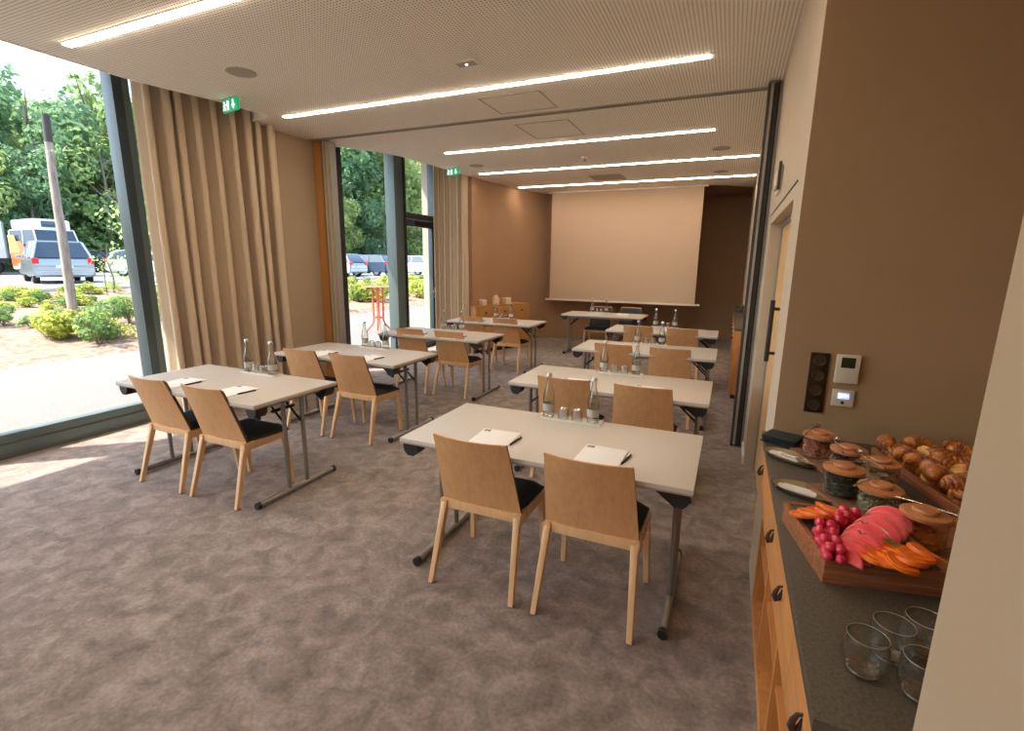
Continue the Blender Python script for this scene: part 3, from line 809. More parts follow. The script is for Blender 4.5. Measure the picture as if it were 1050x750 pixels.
for k, (x, y) in TB.items():
    cx = x + .725; cy = y + .665
    if k == 'S': cx, cy = x + .56, y + .60
    nm = TN[k]
    tr.put((cx, cy, TH), 0, 'white rectangular tray under bottles and glasses on the ' + nm, 'bottle trays')
    bo.put((cx - .135, cy, TH + .006), 0, 'clear water bottle, left of the two on the ' + nm, 'water bottles')
    bo.put((cx + .135, cy, TH + .006), 1.0, 'clear water bottle, right of the two on the ' + nm, 'water bottles')
    put_glass((cx - .04, cy - .004, TH + .006), 'upturned glass, left of the two on the ' + nm)
    put_glass((cx + .042, cy - .004, TH + .006), 'upturned glass, right of the two on the ' + nm)
    if k == 'S':
        pd.put((x + 1.05, y + .42, TH), PI + .1, 'white notepad lying on the ' + nm, 'notepads')
        continue
    for s, dx in (('left', .465), ('right', 1.03)):
        rz = .06 if s == 'left' else -.03
        pd.put((x + dx - .007, y + .172, TH), rz, 'white notepad at the %s seat of the %s' % (s, nm), 'notepads')
        pn.put((x + dx + .112, y + .205, TH), rz - .12, 'black pen beside the %s notepad on the %s' % (s, nm), 'pens')

# ------------------------------------------------------------------ sideboards
def cube_cup(b_, x, y, z, s): pass
sb = thing('sideboard', 'orange wooden sideboard against the curved wall by the far curtain', 'sideboard', (-3.66, 9.22, 0), math.radians(69))
# local x runs back towards the curtain (negative), front faces local -y
B().box(-1.45, 0, .0, .36, .06, .84, .003).build('carcass', 'post_orange', sb)
B().box(-1.40, -.05, .03, .34, 0, .06).build('plinth', 'dark_gasket', sb)
B().box(-1.46, .01, -.01, .37, .84, .865, .002).build('top', 'post_orange', sb)
for k in range(3):
    dr = B().box(-1.44 + k * .48, -.975 + k * .48, -.018, .0, .60, .83, .003).build('drawer', 'post_orange', sb)
    B().lathe([(0, 0), (.015, 0), (.017, .02), (0, .022)], 12).build('knob', 'leather', dr, loc=(-1.2 + k * .48, -.018, .74)).rotation_euler = (PI / 2, 0, 0)
    B().box(-1.44 + k * .48, -.975 + k * .48, -.018, .0, .07, .59, .003).build('door', 'post_orange', sb)
B().box(-.95, -.62, -.022, -.018, .40, .46).build('shelf_gap', 'dark_gasket', sb)
def on_sb(u, v):
    a = math.radians(69); return (-3.66 + u * math.cos(a) - v * math.sin(a), 9.22 + u * math.sin(a) + v * math.cos(a))
for u, lab, q_ in ((-1.12, 'small pale lidded box nearest the curtain on the far sideboard', .052), (-.50, 'larger pale lidded box on the right of the far sideboard', .06)):
    px, py = on_sb(u, .15)
    t = thing('storage_box', lab, 'box', (px, py, .865), math.radians(69))
    B().box(-q_, q_, -q_, q_, 0, 1.55 * q_, .004).build('body', 'candle_cup', t)
    B().box(-q_ - .003, q_ + .003, -q_ - .003, q_ + .003, 1.55 * q_, 1.95 * q_, .004).build('lid', 'tray_white', t)
px, py = on_sb(-.80, .14)
t = thing('insulated_jug', 'pale insulated jug between the two cup stacks on the far sideboard', 'jug', (px, py, .865))
B().lathe([(0, 0), (.06, 0), (.065, .02), (.06, .12), (.035, .16), (.035, .18), (0, .18)], 20).build('body', 'candle_cup', t)
B().lathe([(0, .18), (.036, .18), (.03, .21), (0, .215)], 16).build('lid', 'brass_plate', t)
B().tube([(.05, 0, .13), (.09, 0, .12), (.09, 0, .06), (.06, 0, .04)], .008, 8).build('handle', 'candle_cup', t)

s2 = thing('sideboard', 'orange wooden sideboard with dark top along the right wall in the far room', 'sideboard', (.10, 6.6, 0))
B().box(0, .136, 0, 3.0, .05, .86, .002).build('carcass', 'oak_orange_v', s2)
B().box(-.012, .136, -.01, 3.01, .86, .89, .002).build('worktop', 'stone_top', s2)
for k in range(6):
    dr = B().box(-.014, 0, .01 + k * .5, .49 + k * .5, .62, .85, .002).build('drawer', 'oak_orange', s2)
    B().lathe([(0, 0), (.012, 0), (.014, .02), (0, .022)], 10).build('knob', 'leather', dr, loc=(-.014, .25 + k * .5, .74)).rotation_euler = (0, -PI / 2, 0)
B().box(.02, .13, .02, 2.98, 0, .05).build('plinth', 'dark_gasket', s2)
t = thing('storage_box', 'dark low box on the far end of the right-hand sideboard', 'box', (.175, 9.2, .89))
B().box(-.055, .055, -.22, .22, 0, .075, .004).build('body', 'panel_dark', t)
B().box(-.058, .058, -.225, .225, .075, .09, .003).build('lid', 'socket_insert', t)

# ------------------------------------------------------------------ breakfast counter
ct = thing('counter_cabinet', 'orange wooden counter cabinet with drawers and open niches below the dark worktop', 'cabinet', (0, 0, 0))
b = B()
X0, X1, Y0, Y1 = .238, 1.14, .845, 2.44
b.box(X0, X1, Y0, Y0 + .02, .0, .870); b.box(X0, X1, Y1 - .02, Y1, .0, .870); b.box(X0 + .42, X0 + .44, Y0, Y1, .0, .870)
b.box(X0, X0 + .42, Y0, Y1, .0, .06); b.box(.222, X0 + .42, Y0, Y1, .602, .622)
b.build('carcass', 'oak_orange_v', ct)
edges = [.847, 1.17, 1.56, 2.0, 2.438]
for y in edges[1:-1]: B().box(X0, X0 + .42, y - .01, y + .01, .06, .60).build('divider', 'oak_orange_v', ct)
for k in range(4): B().box(X0 + .01, X0 + .42, edges[k] + .01, edges[k + 1] - .01, .325, .343).build('shelf', 'oak_orange', ct)
for k, hy in enumerate((.97, 1.40, 1.72, 2.31)):
    dr = B().box(.208, X0, edges[k] + .002, edges[k + 1] - .002, .626, .868, .002).build('drawer', 'oak_orange', ct)
    b = B(); b.tube([(.209, hy, .782), (.199, hy, .778), (.192, hy, .762), (.190, hy, .748), (.194, hy, .738), (.201, hy, .742), (.205, hy, .756), (.208, hy, .772)], [.003, .005, .007, .0085, .0085, .0075, .005, .003], 8, flat=.9)
    b.build('leather_pull', 'leather', dr)
B().box(.194, 1.145, .835, 2.446, .872, .90, .003).build('worktop', 'stone_top', ct)
# wall fittings on the brown wall
WY = 2.448
t = thing('socket_strip', 'tall dark plate with four round sockets on the brown wall', 'socket', (.382, WY, 1.015))
B().box(-.036, .036, -.010, 0, 0, .265, .003).build('plate', 'socket_frame', t)
for k in range(4):
    o = B().lathe([(.024, 0), (.024, .004), (.019, .004), (.017, .001), (0, .001)], 24).build('socket', 'socket_insert', t, loc=(0, -.010, .033 + k * .066))
    o.rotation_euler = (PI / 2, 0, 0)
    b = B(); b.tube([(-.008, -.0135, .033 + k * .066), (-.008, -.011, .033 + k * .066)], .0025, 8); b.tube([(.008, -.0135, .033 + k * .066), (.008, -.011, .033 + k * .066)], .0025, 8)
    b.build('contact_hole', 'black_plastic', t)
t = thing('room_thermostat', 'cream wall thermostat with dark display, upper of the two', 'thermostat', (.484, WY, 1.158))
B().box(-.042, .042, -.024, 0, 0, .122, .004).build('housing', 'device_white', t)
B().box(-.026, .024, -.0255, -.023, .068, .112).build('display', 'lcd_dark', t)
t = thing('control_display', 'small cream control unit with lit blue display below the thermostat', 'control panel', (.484, WY, 1.055))
B().box(-.040, .040, -.014, 0, 0, .072, .003).build('housing', 'device_white', t)
B().box(-.020, .022, -.0155, -.0135, .034, .060).build('display', 'lcd_blue', t)
b = B(); b.box(-.017, -.008, -.0165, -.0150, .038, .057); b.box(-.006, .010, -.0165, -.0150, .042, .054); b.box(.012, .019, -.0165, -.0150, .045, .050)
b.build('display_glyph', 'lcd_white', t, smooth=False)
o = B().lathe([(0, 0), (.007, 0), (.007, .004), (0, .005)], 14).build('button', 'lcd_dark', t, loc=(0, -.014, .018)); o.rotation_euler = (PI / 2, 0, 0)
t = thing('wall_siren', 'small white box mounted on the wall above the doorway', 'alarm', (XW, 3.85, 2.17))
B().box(-.012, 0, -.15, .15, -.05, .10, .003).build('backplate', 'white_trim', t)
B().box(-.035, -.012, -.14, .09, -.03, .08, .006).build('cover', 'device_white', t)
B().box(-.028, -.012, -.165, -.150, -.05, .12).build('side_slot', 'panel_dark', t)

WZ = .900
# fruit tray
ang = math.atan2(.053, .248)
ft = thing('serving_tray', 'walnut-sided serving tray with slate top carrying the sliced fruit', 'tray', (.266, 1.262, WZ), ang)
b = B(); TX, TY = .262, .302
b.box(0, TX, 0, .012, .0, .062, .0015); b.box(0, TX, TY - .012, TY, .0, .062, .0015); b.box(0, .012, .012, TY - .012, .0, .062, .0015); b.box(TX - .012, TX, .012, TY - .012, .0, .062, .0015)
b.build('side', 'walnut', ft)
B().box(.012, TX - .012, .012, TY - .012, .040, .0585, .001).build('slate_top', 'slate', ft)
FZ = WZ + .0585
# second small tray at the right
t = thing('serving_tray', 'small empty walnut tray at the right edge next to the fruit tray', 'tray', (.56, 1.40, WZ), ang + .35)
b = B(); b.box(0, .25, 0, .01, 0, .035); b.box(0, .25, .21, .22, 0, .035); b.box(0, .01, .01, .21, 0, .035); b.box(.24, .25, .01, .21, 0, .035); b.build('side', 'lid_wood', t)
B().box(.01, .24, .01, .21, 0, .015).build('base', 'walnut', t)
# water melon slices
rnd = random.Random(11)
def make_wm():
    b = B(); n = 10
    pts = [(-.052, 0)] + [(.052 * math.cos(PI - PI * k / n) * 1., .052 * math.sin(PI * k / n)) for k in range(1, n)] + [(.052, 0)]
    b.prism([(p[0], p[1]) for p in pts], -.0065, .0065, 'y')
    bmesh.ops.bevel(b.bm, geom=list(b.bm.edges), offset=.0034, segments=1, affect='EDGES')
    b.bm.faces.ensure_lookup_table(); b.bm.normal_update()
    for f_ in b.bm.faces: f_.material_index = 0 if abs(f_.normal.y) > .9 else 1
    return b.build('watermelon_slice', ['watermelon', 'watermelon_rim'])
wm = make_wm(); tag(wm, 'thin wedge of red watermelon in the overlapping row on the fruit tray', 'watermelon', 'watermelon slices fanned on the tray')
A0, A1 = Vector((.308, 1.275, 0)), Vector((.448, 1.520, 0))
for k in range(12):
    o = wm if k == 0 else wm.copy()
    if k: COL.objects.link(o)
    p = A0.lerp(A1, k / 11)
    s = .66 + .36 * math.sin(PI / 2 * min(1, (k + 1) / 8)) + .05 * (k % 2)
    o.location = (p.x, p.y, FZ + .001); o.scale = (s, 1.1, s * (.92 + .06 * (k % 2)))
    o.rotation_euler = (-.62, 0, math.radians(-32) + .09 * (k % 3 - 1))
# grapes
gr = B().blob((0, 0, 0), .0125, (1, 1, 1.12), 2).build('red_grape', 'grape', ang=180)
tag(gr, 'glossy red grape in the cluster beside the watermelon', 'grape', 'red grapes on the fruit tray')
path = [(.277, 1.260), (.276, 1.300), (.272, 1.340), (.272, 1.385), (.292, 1.425), (.318, 1.460), (.340, 1.495), (.366, 1.530)]
k = 0
for i in range(len(path) - 1):
    for q in range(6):
        tt = (q % 3) / 3; px = path[i][0] * (1 - tt) + path[i + 1][0] * tt; py = path[i][1] * (1 - tt) + path[i + 1][1] * tt
        lat = (.012 if q < 3 else -.012) + rnd.uniform(-.003, .003)
        o = gr if k == 0 else gr.copy()
        if k: COL.objects.link(o)
        o.location = (px + lat + .006, py + rnd.uniform(-.003, .003), FZ + .013 + (.018 if q % 3 == 1 else 0)); o.rotation_euler = (rnd.uniform(0, 1.5), rnd.uniform(0, 1.5), 0); k += 1
# melon slices
def make_melon():
    b = B(); n = 9
    out = [(.030 * math.cos(PI * (.02 + .96 * i / n)), .034 * math.sin(PI * (.02 + .96 * i / n))) for i in range(n + 1)]
    inn = [(.024 * math.cos(PI * (.92 - .84 * i / 4)), -.010 + .004 * math.sin(PI * i / 4)) for i in range(5)]
    b.prism(out + inn, 0, .0095, 'z')
    bmesh.ops.bevel(b.bm, geom=list(b.bm.edges), offset=.003, segments=2, affect='EDGES')
    return b.build('melon_slice', 'melon')
ml = make_melon(); tag(ml, 'x', 'melon'); k = 0
for grp, c, dr_, nn_, lab in (('melon slices at the back of the tray', (.250, 1.450), (.070, .068), 10, 'orange melon slice in the fan at the back left of the fruit tray'),
                              ('melon slices at the front of the tray', (.385, 1.280), (.072, .085), 15, 'orange melon slice in the fan at the front right of the fruit tray')):
    for i in range(nn_):
        o = ml if k == 0 else ml.copy()
        if k: COL.objects.link(o)
        u = i / (nn_ - 1)
        row = i % 2
        o.location = (c[0] + dr_[0] * u + (.020 * (i % 3 - 1) if nn_ > 10 else .010 * (i % 3 - 1)), c[1] + dr_[1] * u - .014 * (i % 3 - 1), FZ + .012 + .005 * (i % 3))
        o.rotation_euler = (.15 + rnd.uniform(-.15, .15), rnd.uniform(-.25, .25), ang + 2.6 + rnd.uniform(-.9, .9)); o.scale = (1.2, 1.2, 1.2); o['label'] = lab; o['group'] = grp; k += 1
def sprig(x, y, z, rz, L, label):
    t = thing('herb_sprig', label, 'herb', (x, y, z), rz)
    B().tube([(-L / 2, 0, .003), (0, .003, .006), (L / 2, 0, .003)], .0012, 6).build('stem', 'herb', t)
    q = []
    for i in range(22):
        u = -L / 2 + L * i / 21
        for s in (-1, 1):
            a = Vector((u, 0, .005)); d_ = Vector((.008, s * .010, .004)); w_ = Vector((.0015, -s * .0015, 0))
            q.append([tuple(a), tuple(a + d_ * .5 + w_), tuple(a + d_), tuple(a + d_ * .5 - w_)])
    from_quads('leaf', q, 'herb', t)
sprig(.427, 1.335, FZ + .026, ang + 1.9, .085, 'rosemary sprig lying on the front melon slices')
sprig(.300, 1.505, FZ + .020, ang + .1, .06, 'rosemary sprig behind the melon slices at the back of the tray')
for i, (x, y) in enumerate(((.362, 1.395), (.345, 1.335), (.378, 1.455))):
    t = thing('mint_leaf', ('mint leaf on the middle of the watermelon row', 'mint leaf on the front end of the watermelon row', 'mint leaf on the back end of the watermelon row')[i], 'herb', (x, y, FZ + .052))
    for a in range(3):
        o = B().blob((.006, 0, 0), .006, (1, .55, .18), 1).build('leaf', 'herb', t); o.rotation_euler = (0, -.3, a * 2.1)

# walnut boards and jars
def board(x0, y0, x1, y1, wd, label, th=.018):
    p, q = Vector((x0, y0, 0)), Vector((x1, y1, 0)); L = (q - p).length
    t = thing('wooden_board', label, 'board', (x0, y0, WZ), math.atan2(y1 - y0, x1 - x0))
    B().box(0, L, -wd / 2, wd / 2, .004, th, .002).build('slab', 'board_wood', t)
    b = B()
    for u in (.02, L - .02):
        for v in (-wd / 2 + .02, wd / 2 - .02): b.lathe([(0, 0), (.006, 0), (.006, .004), (0, .004)], 8, c=(u, v, 0))
    b.build('foot', 'black_plastic', t)
board(.345, 2.225, .468, 1.930, .135, 'dark wooden board under the two jars at the back')
board(.357, 1.868, .494, 1.605, .135, 'dark wooden board under the seed jars in the middle')
board(.492, 1.972, .535, 1.838, .125, 'dark wooden board under the jar beside the pastries')
t = thing('wooden_coaster', 'round wooden coaster under the apricot jar', 'coaster', (.527, 1.536, WZ))
B().lathe([(0, 0), (.078, 0), (.080, .006), (.078, .012), (0, .012)], 36).build('disc', 'board_wood', t)
B().lathe([(.066, .012), (.070, .012), (.070, .0135), (.066, .0135)], 36, closed=True).build('groove', 'walnut', t)
def jar(x, y, z, fill, pieces, label, rzs, r=.060, h=.088, tool='spoon', toolrz=0.):
    t = thing('storage_jar', label, 'jar', (x, y, z), rzs)
    B().lathe([(0, 0), (r - .004, 0), (r, .004), (r, h), (r - .003, h), (r - .003, .008), (r - .008, .006), (0, .006)], 40).build('glass_body', 'jar_glass', t)
    lid = B().lathe([(0, h), (r - .001, h), (r + .001, h + .003), (r + .001, h + .010), (r - .002, h + .012), (0, h + .012)], 40).build('lid', 'lid_wood', t)
    B().lathe([(0, h + .012), (.028, h + .012), (.030, h + .018), (.028, h + .023), (0, h + .024)], 28).build('knob', 'lid_wood', lid)
    rr = random.Random(hash(label) % 1000 if False else int(x * 1000))
    if fill:
        b = B(); b.lathe([(0, .007), (r - .013, .007), (r - .013, h * .60), (0, h * .64)], 30)
        for i in range(pieces):
            a = rr.uniform(0, 2 * PI); zz = rr.uniform(.014, h * .68); rad = (r - .0115) if rr.random() < .75 else rr.uniform(0, r - .014)
            if rad < r - .0125: zz = h * .66
            s_ = .0080 if pieces < 130 else .0058
            b.blob((rad * math.cos(a), rad * math.sin(a), zz), s_, (1, rr.uniform(.6, 1), rr.uniform(.5, .9)), 1)
        o = b.build('contents', fill, t); o['kind'] = 'stuff'
    # serving tool resting across the lid
    tl = thing(tool if tool != 'spoon' else 'serving_spoon', 'metal serving %s lying on the %s' % (tool, label.split(' with ')[0].replace('glass jar', 'jar')), tool, (x, y, z + h + .0125), toolrz)
    b = B(); b.tube([(-.075, .034, .004), (-.02, .036, .006), (.06, .034, .004)], [.004, .0028, .0035], 8, flat=.6); b.build('handle', 'spoon_metal', tl)
    o = B().lathe([(0, -.006), (.010, -.004), (.016, .003), (.0145, .003), (.009, -.002), (0, -.004)], 18, sx=1.3).build('bowl', 'spoon_metal', tl, loc=(.075, .034, .006))
    return t
jar(.373, 2.140, WZ + .018, 'nuts', 110, 'glass jar of red nuts with wooden lid, farthest of the jars', 0, .060, .080, toolrz=1.2)
jar(.440, 2.002, WZ + .018, 'raisins', 110, 'glass jar of dark raisins with wooden lid, second from the back', .4, .056, .080, toolrz=1.6)
jar(.391, 1.799, WZ + .018, 'dark_seeds', 220, 'glass jar of dark seeds with wooden lid, nearest the metal plates', .8, .058, .080, toolrz=.35)
jar(.512, 1.905, WZ + .018, 'cereal', 50, 'nearly empty glass jar with wooden lid, beside the pastry tray', .2, .056, .080, toolrz=1.9)
jar(.460, 1.672, WZ + .018, 'pale_seeds', 220, 'glass jar of pale seeds with wooden lid, behind the watermelon', 1.1, .056, .080, toolrz=.9)
jar(.527, 1.536, WZ + .0135, 'apricots', 90, 'glass jar of orange dried apricots with wooden lid, on a coaster', 0, .054, .085, toolrz=-.5)

# plates with folded paper and spoon
def plate(x, y, rz, label, spoon):
    t = thing('oval_plate', label, 'plate', (x, y, WZ), rz)
    b = B(); b.lathe([(0, 0), (.75, 0), (1., .012), (1.02, .013), (1.0, .0145), (.74, .003), (0, .003)], 48, sx=.112, sy=.060)
    for v in b.bm.verts: pass
    b.build('dish', 'brass_plate', t)
    B().lathe([(1.0, .0125), (1.03, .0125), (1.03, .0150), (1.0, .0150)], 48, closed=True, sx=.112, sy=.060).build('rim', 'leather', t)
plate(.283, 2.105, -.62, 'oval brass-coloured plate with a spoon, beside the napkins', True)
plate(.300, 1.790, -.36, 'oval brass-coloured plate directly behind the fruit tray', False)
for (x, y, rz, lab) in ((.262, 2.130, -.62, 'folded pale paper on the brass plate nearer the napkins'), (.268, 1.805, -.36, 'folded pale paper on the brass plate behind the fruit tray')):
    t = thing('folded_paper', lab, 'paper', (x, y, WZ + .0035), rz)
    B().box(-.062, .062, -.024, .024, 0, .002).build('sheet', 'paper', t); B().box(-.060, .060, -.022, .010, .002, .0035).build('fold', 'tray_white', t)
t = thing('serving_spoon', 'large brass serving spoon on the plate nearer the napkins', 'spoon', (.325, 2.065, WZ + .0055), -.62)
B().lathe([(0, .001), (.012, .003), (.026, .012), (.0245, .0125), (.011, .005), (0, .004)], 28, sx=1.45).build('bowl', 'spoon_metal', t)
B().tube([(-.034, 0, .011), (-.07, .002, .010), (-.10, .004, .006)], [.004, .003, .0045], 8, flat=.5).build('handle', 'spoon_metal', t)
# napkin pile
for i in range(4):
    t = thing('cloth_napkin', ('dark green folded napkin at the bottom of the pile on the counter corner', 'dark green folded napkin, second from the bottom of the pile', 'dark green folded napkin, second from the top of the pile', 'dark green folded napkin on top of the pile')[i], 'napkin',
              (.262 + .004 * (i % 2), 2.315 - .003 * i, WZ + .0085 * i), -.35 + .05 * ((i * 7) % 3 - 1), 'dark napkins piled on the counter')
    b = B(); nu = 8
    b.box(-.066, .066, -.055, .055, 0, .0078, .003)
    b.build('cloth', 'napkin_dark', t)
    B().box(-.066, .060, -.058, .05, .0030, .0048, .0008).build('fold', 'napkin_dark', t)

# bread tray
bt = thing('pastry_tray', 'long walnut tray heaped with croissants and pastries at the back', 'tray', (.694, 1.79, WZ), math.atan2(.502, -.114))
# local x runs away from the camera along the left edge, local -y to the right
LX, LY = .52, .40
b = B()
b.box(0, LX, -.012, 0, 0, .035, .001); b.box(0, LX, -LY, -LY + .012, 0, .035, .001); b.box(0, .012, -LY + .012, -.012, 0, .035, .001); b.box(LX - .012, LX, -LY + .012, -.012, 0, .035, .001)
b.build('side', 'walnut', bt)
B().box(.012, LX - .012, -LY + .012, -.012, 0, .012).build('base', 'board_wood', bt)
def croissant():
    b = B(); n = 22; pts, rad = [], []
    for i in range(n + 1):
        u = i / n; a = PI * (.12 + .76 * u)
        pts.append((.042 * math.cos(a), .030 * math.sin(a) - .02, .027))
        e = math.sin(PI * u); rad.append((.009 + .023 * e ** .7) * (1 - .20 * (i % 3 == 0)))
    b.tube(pts, rad, 14, flat=.9); return b.build('croissant', 'pastry', ang=35)
def choc_roll():
    b = B(); n = 10
    b.tube([(-.040 + .08 * i / n, 0, .021) for i in range(n + 1)], [.012 if i in (0, n) else .0225 + .0015 * (i % 2) for i in range(n + 1)], 14, flat=.8)
    return b.build('chocolate_roll', 'pastry_dark', ang=35)
def swirl():
    b = B(); pts, rad = [], []
    for i in range(44):
        a = i * .42; r = .006 + .00078 * i
        pts.append((r * math.cos(a), r * math.sin(a), .016 + .006 * (1 - i / 44))); rad.append(.0075)
    b.tube(pts, rad, 8, flat=1.4); return b.build('raisin_swirl', 'pastry_dark', ang=60)
def brioche():
    b = B(); b.blob((0, 0, .020), .034, (1.25, .85, .68), 3); b.blob((.006, 0, .034), .020, (1.2, .8, .6), 2); return b.build('small_brioche', 'pastry_pale', ang=180)
protos = [(croissant(), 'croissant', 'golden croissant in the heap on the pastry tray', 'croissants on the pastry tray'),
          (choc_roll(), 'pastry', 'browned chocolate roll in the heap on the pastry tray', 'chocolate rolls on the pastry tray'),
          (swirl(), 'pastry', 'round spiral raisin pastry in the heap on the pastry tray', 'raisin swirls on the pastry tray'),
          (brioche(), 'pastry', 'pale shiny small brioche in the heap on the pastry tray', 'small brioches on the pastry tray')]
for o, c_, l_, g_ in protos: tag(o, l_, c_, g_)
usedp = [False] * 4
Rt = Matrix.Rotation(math.atan2(.502, -.114), 3, 'Z')
rp = random.Random(5)
for layer in range(2):
    nx, ny = (8, 6) if layer == 0 else (8, 6)
    for i in range(nx):
        for j in range(ny):
            u = .045 + (LX - .09) * (i + .15 * layer) / (8 - 1 + .2); v = -.05 - (LY - .10) * (j + (.35 if j % 2 else -.2) * layer) / (6 - 1)
            kx = rp.random()
            ki = 0 if kx < .5 else (1 if kx < .68 else (2 if kx < .85 else 3))
            o = protos[ki][0]
            if usedp[ki]: o = o.copy(); COL.objects.link(o)
            usedp[ki] = True
            p = Rt @ Vector((u + rp.uniform(-.006, .006), v + rp.uniform(-.006, .006), 0))
            o.location = (.694 + p.x, 1.79 + p.y, WZ + .012 + layer * .034)
            o.rotation_euler = (rp.uniform(-.12, .12) * layer, rp.uniform(-.12, .12) * layer, rp.uniform(0, 2 * PI))
            s_ = rp.uniform(.92, 1.08); o.scale = (s_, s_, s_)
# tumblers
def tumbler(x, y, label):
    h = .078
    prof = [(0, 0), (.018, 0), (.028, .005), (.0345, .017), (.0375, .036), (.0368, .056), (.034, h), (.0331, h + .0008), (.0324, h),
            (.0350, .056), (.0356, .036), (.0325, .019), (.026, .012), (.016, .009), (0, .008)]
    t = thing('glass_tumbler', label, 'glass', (x, y, WZ + .0002), 0, 'clear tumblers at the front of the counter')
    B().lathe(prof, 48).build('bowl', 'tumbler_glass', t, ang=180)
    b = B(); b.lathe([(.0326, h - .0002), (.0331, h + .0008), (.0336, h - .0002)], 48, closed=True); b.build('rim', 'rim_glint', t, ang=180)
    B().lathe([(0, .0005), (.018, .0005), (.0275, .0055), (.0262, .0115), (.016, .0085), (0, .0075)], 40).build('thick_base', 'tumbler_base', t, ang=180)
    return t
tumbler(.291, .985, 'clear rounded glass tumbler, leftmost at the front of the counter')
tumbler(.346, 1.045, 'clear rounded glass tumbler behind the leftmost one on the counter')
tumbler(.372, .962, 'clear rounded glass tumbler nearest the foreground wall edge')
tumbler(.408, 1.088, 'clear rounded glass tumbler mostly hidden behind the foreground wall edge')

# ------------------------------------------------------------------ outside
def ground(x, y):
    # terrain height
    if x > -9.6: return -.04
    if x > -19: return -.04 + .64 * ((-9.6 - x) / 9.4) ** 1.1
    if x > -46: return .6
    return .6 + .10 * (-46 - x) ** 1.12
def edge_x(y): return -10.3 + .35 * math.sin(y * .35) + (.9 if y < 3.6 else 0) * min(1, (3.6 - y) * .5) - .05 * max(0, y - 6)
b = B(); b.box(-60, -5.45, -40, 90, -.3, -.04)
struct(b.build('terrace', 'paving'))
def sheet(x0, x1, y0, y1, nx, ny, name, mat, dz=0., xf=None):
    b = B(); g = []
    for i in range(nx + 1):
        r = []
        for j in range(ny + 1):
            y = y0 + (y1 - y0) * j / ny
            xa = xf(y) if xf else x0
            x = xa + (x1 - xa) * i / nx
            r.append(b.bm.verts.new((x, y, ground(x, y) + dz + (.03 * math.sin(x * 3.1 + y * 1.7) + .03 * math.sin(y * 2.3) if 0 < i < nx and mat == 'mulch' else 0))))
        g.append(r)
    if mat == 'mulch':
        for v in g[0]: v.co.z = -.06
    for i in range(nx):
        for j in range(ny): b.bm.faces.new((g[i][j], g[i + 1][j], g[i + 1][j + 1], g[i][j + 1]))
    return struct(b.build(name, mat, ang=180))
sheet(-10, -19.2, -20, 70, 24, 120, 'planting_bed_ground', 'mulch', .03, edge_x)
sheet(-19.2, -46, -30, 90, 4, 10, 'car_park_ground', 'asphalt', .02)
sheet(-46, -120, -60, 160, 12, 20, 'forest_ground', 'forest_floor', .02)
struct(B().box(-19.4, -19.1, -20, 70, .5, .72).build('kerb', 'kerb_stone'))
b = B()
for k in range(14): b.box(-27.5, -22.5, -2 + k * 2.75, -1.9 + k * 2.75, .621, .626)
struct(b.build('parking_marking', 'paper'))

def leaf_cloud(rnd, blobs, n, size, up=.3):
    q = []
    tot = sum(r * r for _, r in blobs)
    for c, r in blobs:
        m = int(n * r * r / tot)
        for _ in range(m):
            d = Vector((rnd.gauss(0, 1), rnd.gauss(0, 1), rnd.gauss(0, 1))).normalized()
            p = Vector(c) + d * r * rnd.uniform(.72, 1.08)
            nrm = (d + Vector((rnd.uniform(-.8, .8), rnd.uniform(-.8, .8), rnd.uniform(-.3, .9)))).normalized()
            a = nrm.orthogonal().normalized(); c2 = nrm.cross(a); th = rnd.uniform(0, PI)
            a, c2 = a * math.cos(th) + c2 * math.sin(th), c2 * math.cos(th) - a * math.sin(th)
            s = size * rnd.uniform(.6, 1.3)
            q.append([tuple(p - a * s), tuple(p - c2 * s * .55), tuple(p + a * s), tuple(p + c2 * s * .55)])
    return q
def make_tree(seed, h, wd, mat, n=5200, size=.30, trunk=True, low=.12):
    rnd = random.Random(seed)
    t = thing('tree', 'x', 'tree', (0, 0, 0), 0, 'trees of the wood')
    blobs = []
    for _ in range(26):
        z = rnd.uniform(low, 1.) ; w = wd * (.35 + .65 * math.sin(PI * min(1, (1.12 - z)) ** .8)) * .6
        a = rnd.uniform(0, 2 * PI); r = rnd.uniform(.3, 1.) * w
        blobs.append(((r * math.cos(a), r * math.sin(a), z * h * .93), rnd.uniform(.16, .30) * wd))
    from_quads('crown', leaf_cloud(rnd, blobs, n, size), mat, t)
    b = B(); b.tube([(0, 0, -.5), (.1, .05, h * .3), (-.1, .1, h * .6), (0, 0, h * .9)], [.0185 * h, .0145 * h, .009 * h, .003 * h], 8)
    for _ in range(7):
        z = rnd.uniform(.3, .8) * h; a = rnd.uniform(0, 2 * PI); L = wd * .4
        b.tube([(0, 0, z), (L * .5 * math.cos(a), L * .5 * math.sin(a), z + L * .4), (L * math.cos(a), L * math.sin(a), z + L * .9)], [.0065 * h, .004 * h, .0015 * h], 6)
    b.build('trunk', 'bark', t)
    return Proto(t)
trees = [make_tree(1, 15, 7.5, 'tree_leaf'), make_tree(2, 14, 7, 'tree_leaf_light'), make_tree(3, 16, 7.5, 'tree_leaf_blue'), make_tree(4, 15, 6.5, 'tree_leaf'), make_tree(6, 13, 7.5, 'tree_leaf_light')]
labs = ['mid-green leafy tree in the wood beyond the car park', 'bright yellow-green leafy tree in the wood beyond the car park', 'dark blue-green leafy tree in the wood beyond the car park',
        'tall slim leafy tree in the wood beyond the car park', 'broad sunlit pale-green tree in the wood beyond the car park']
rt = random.Random(21)
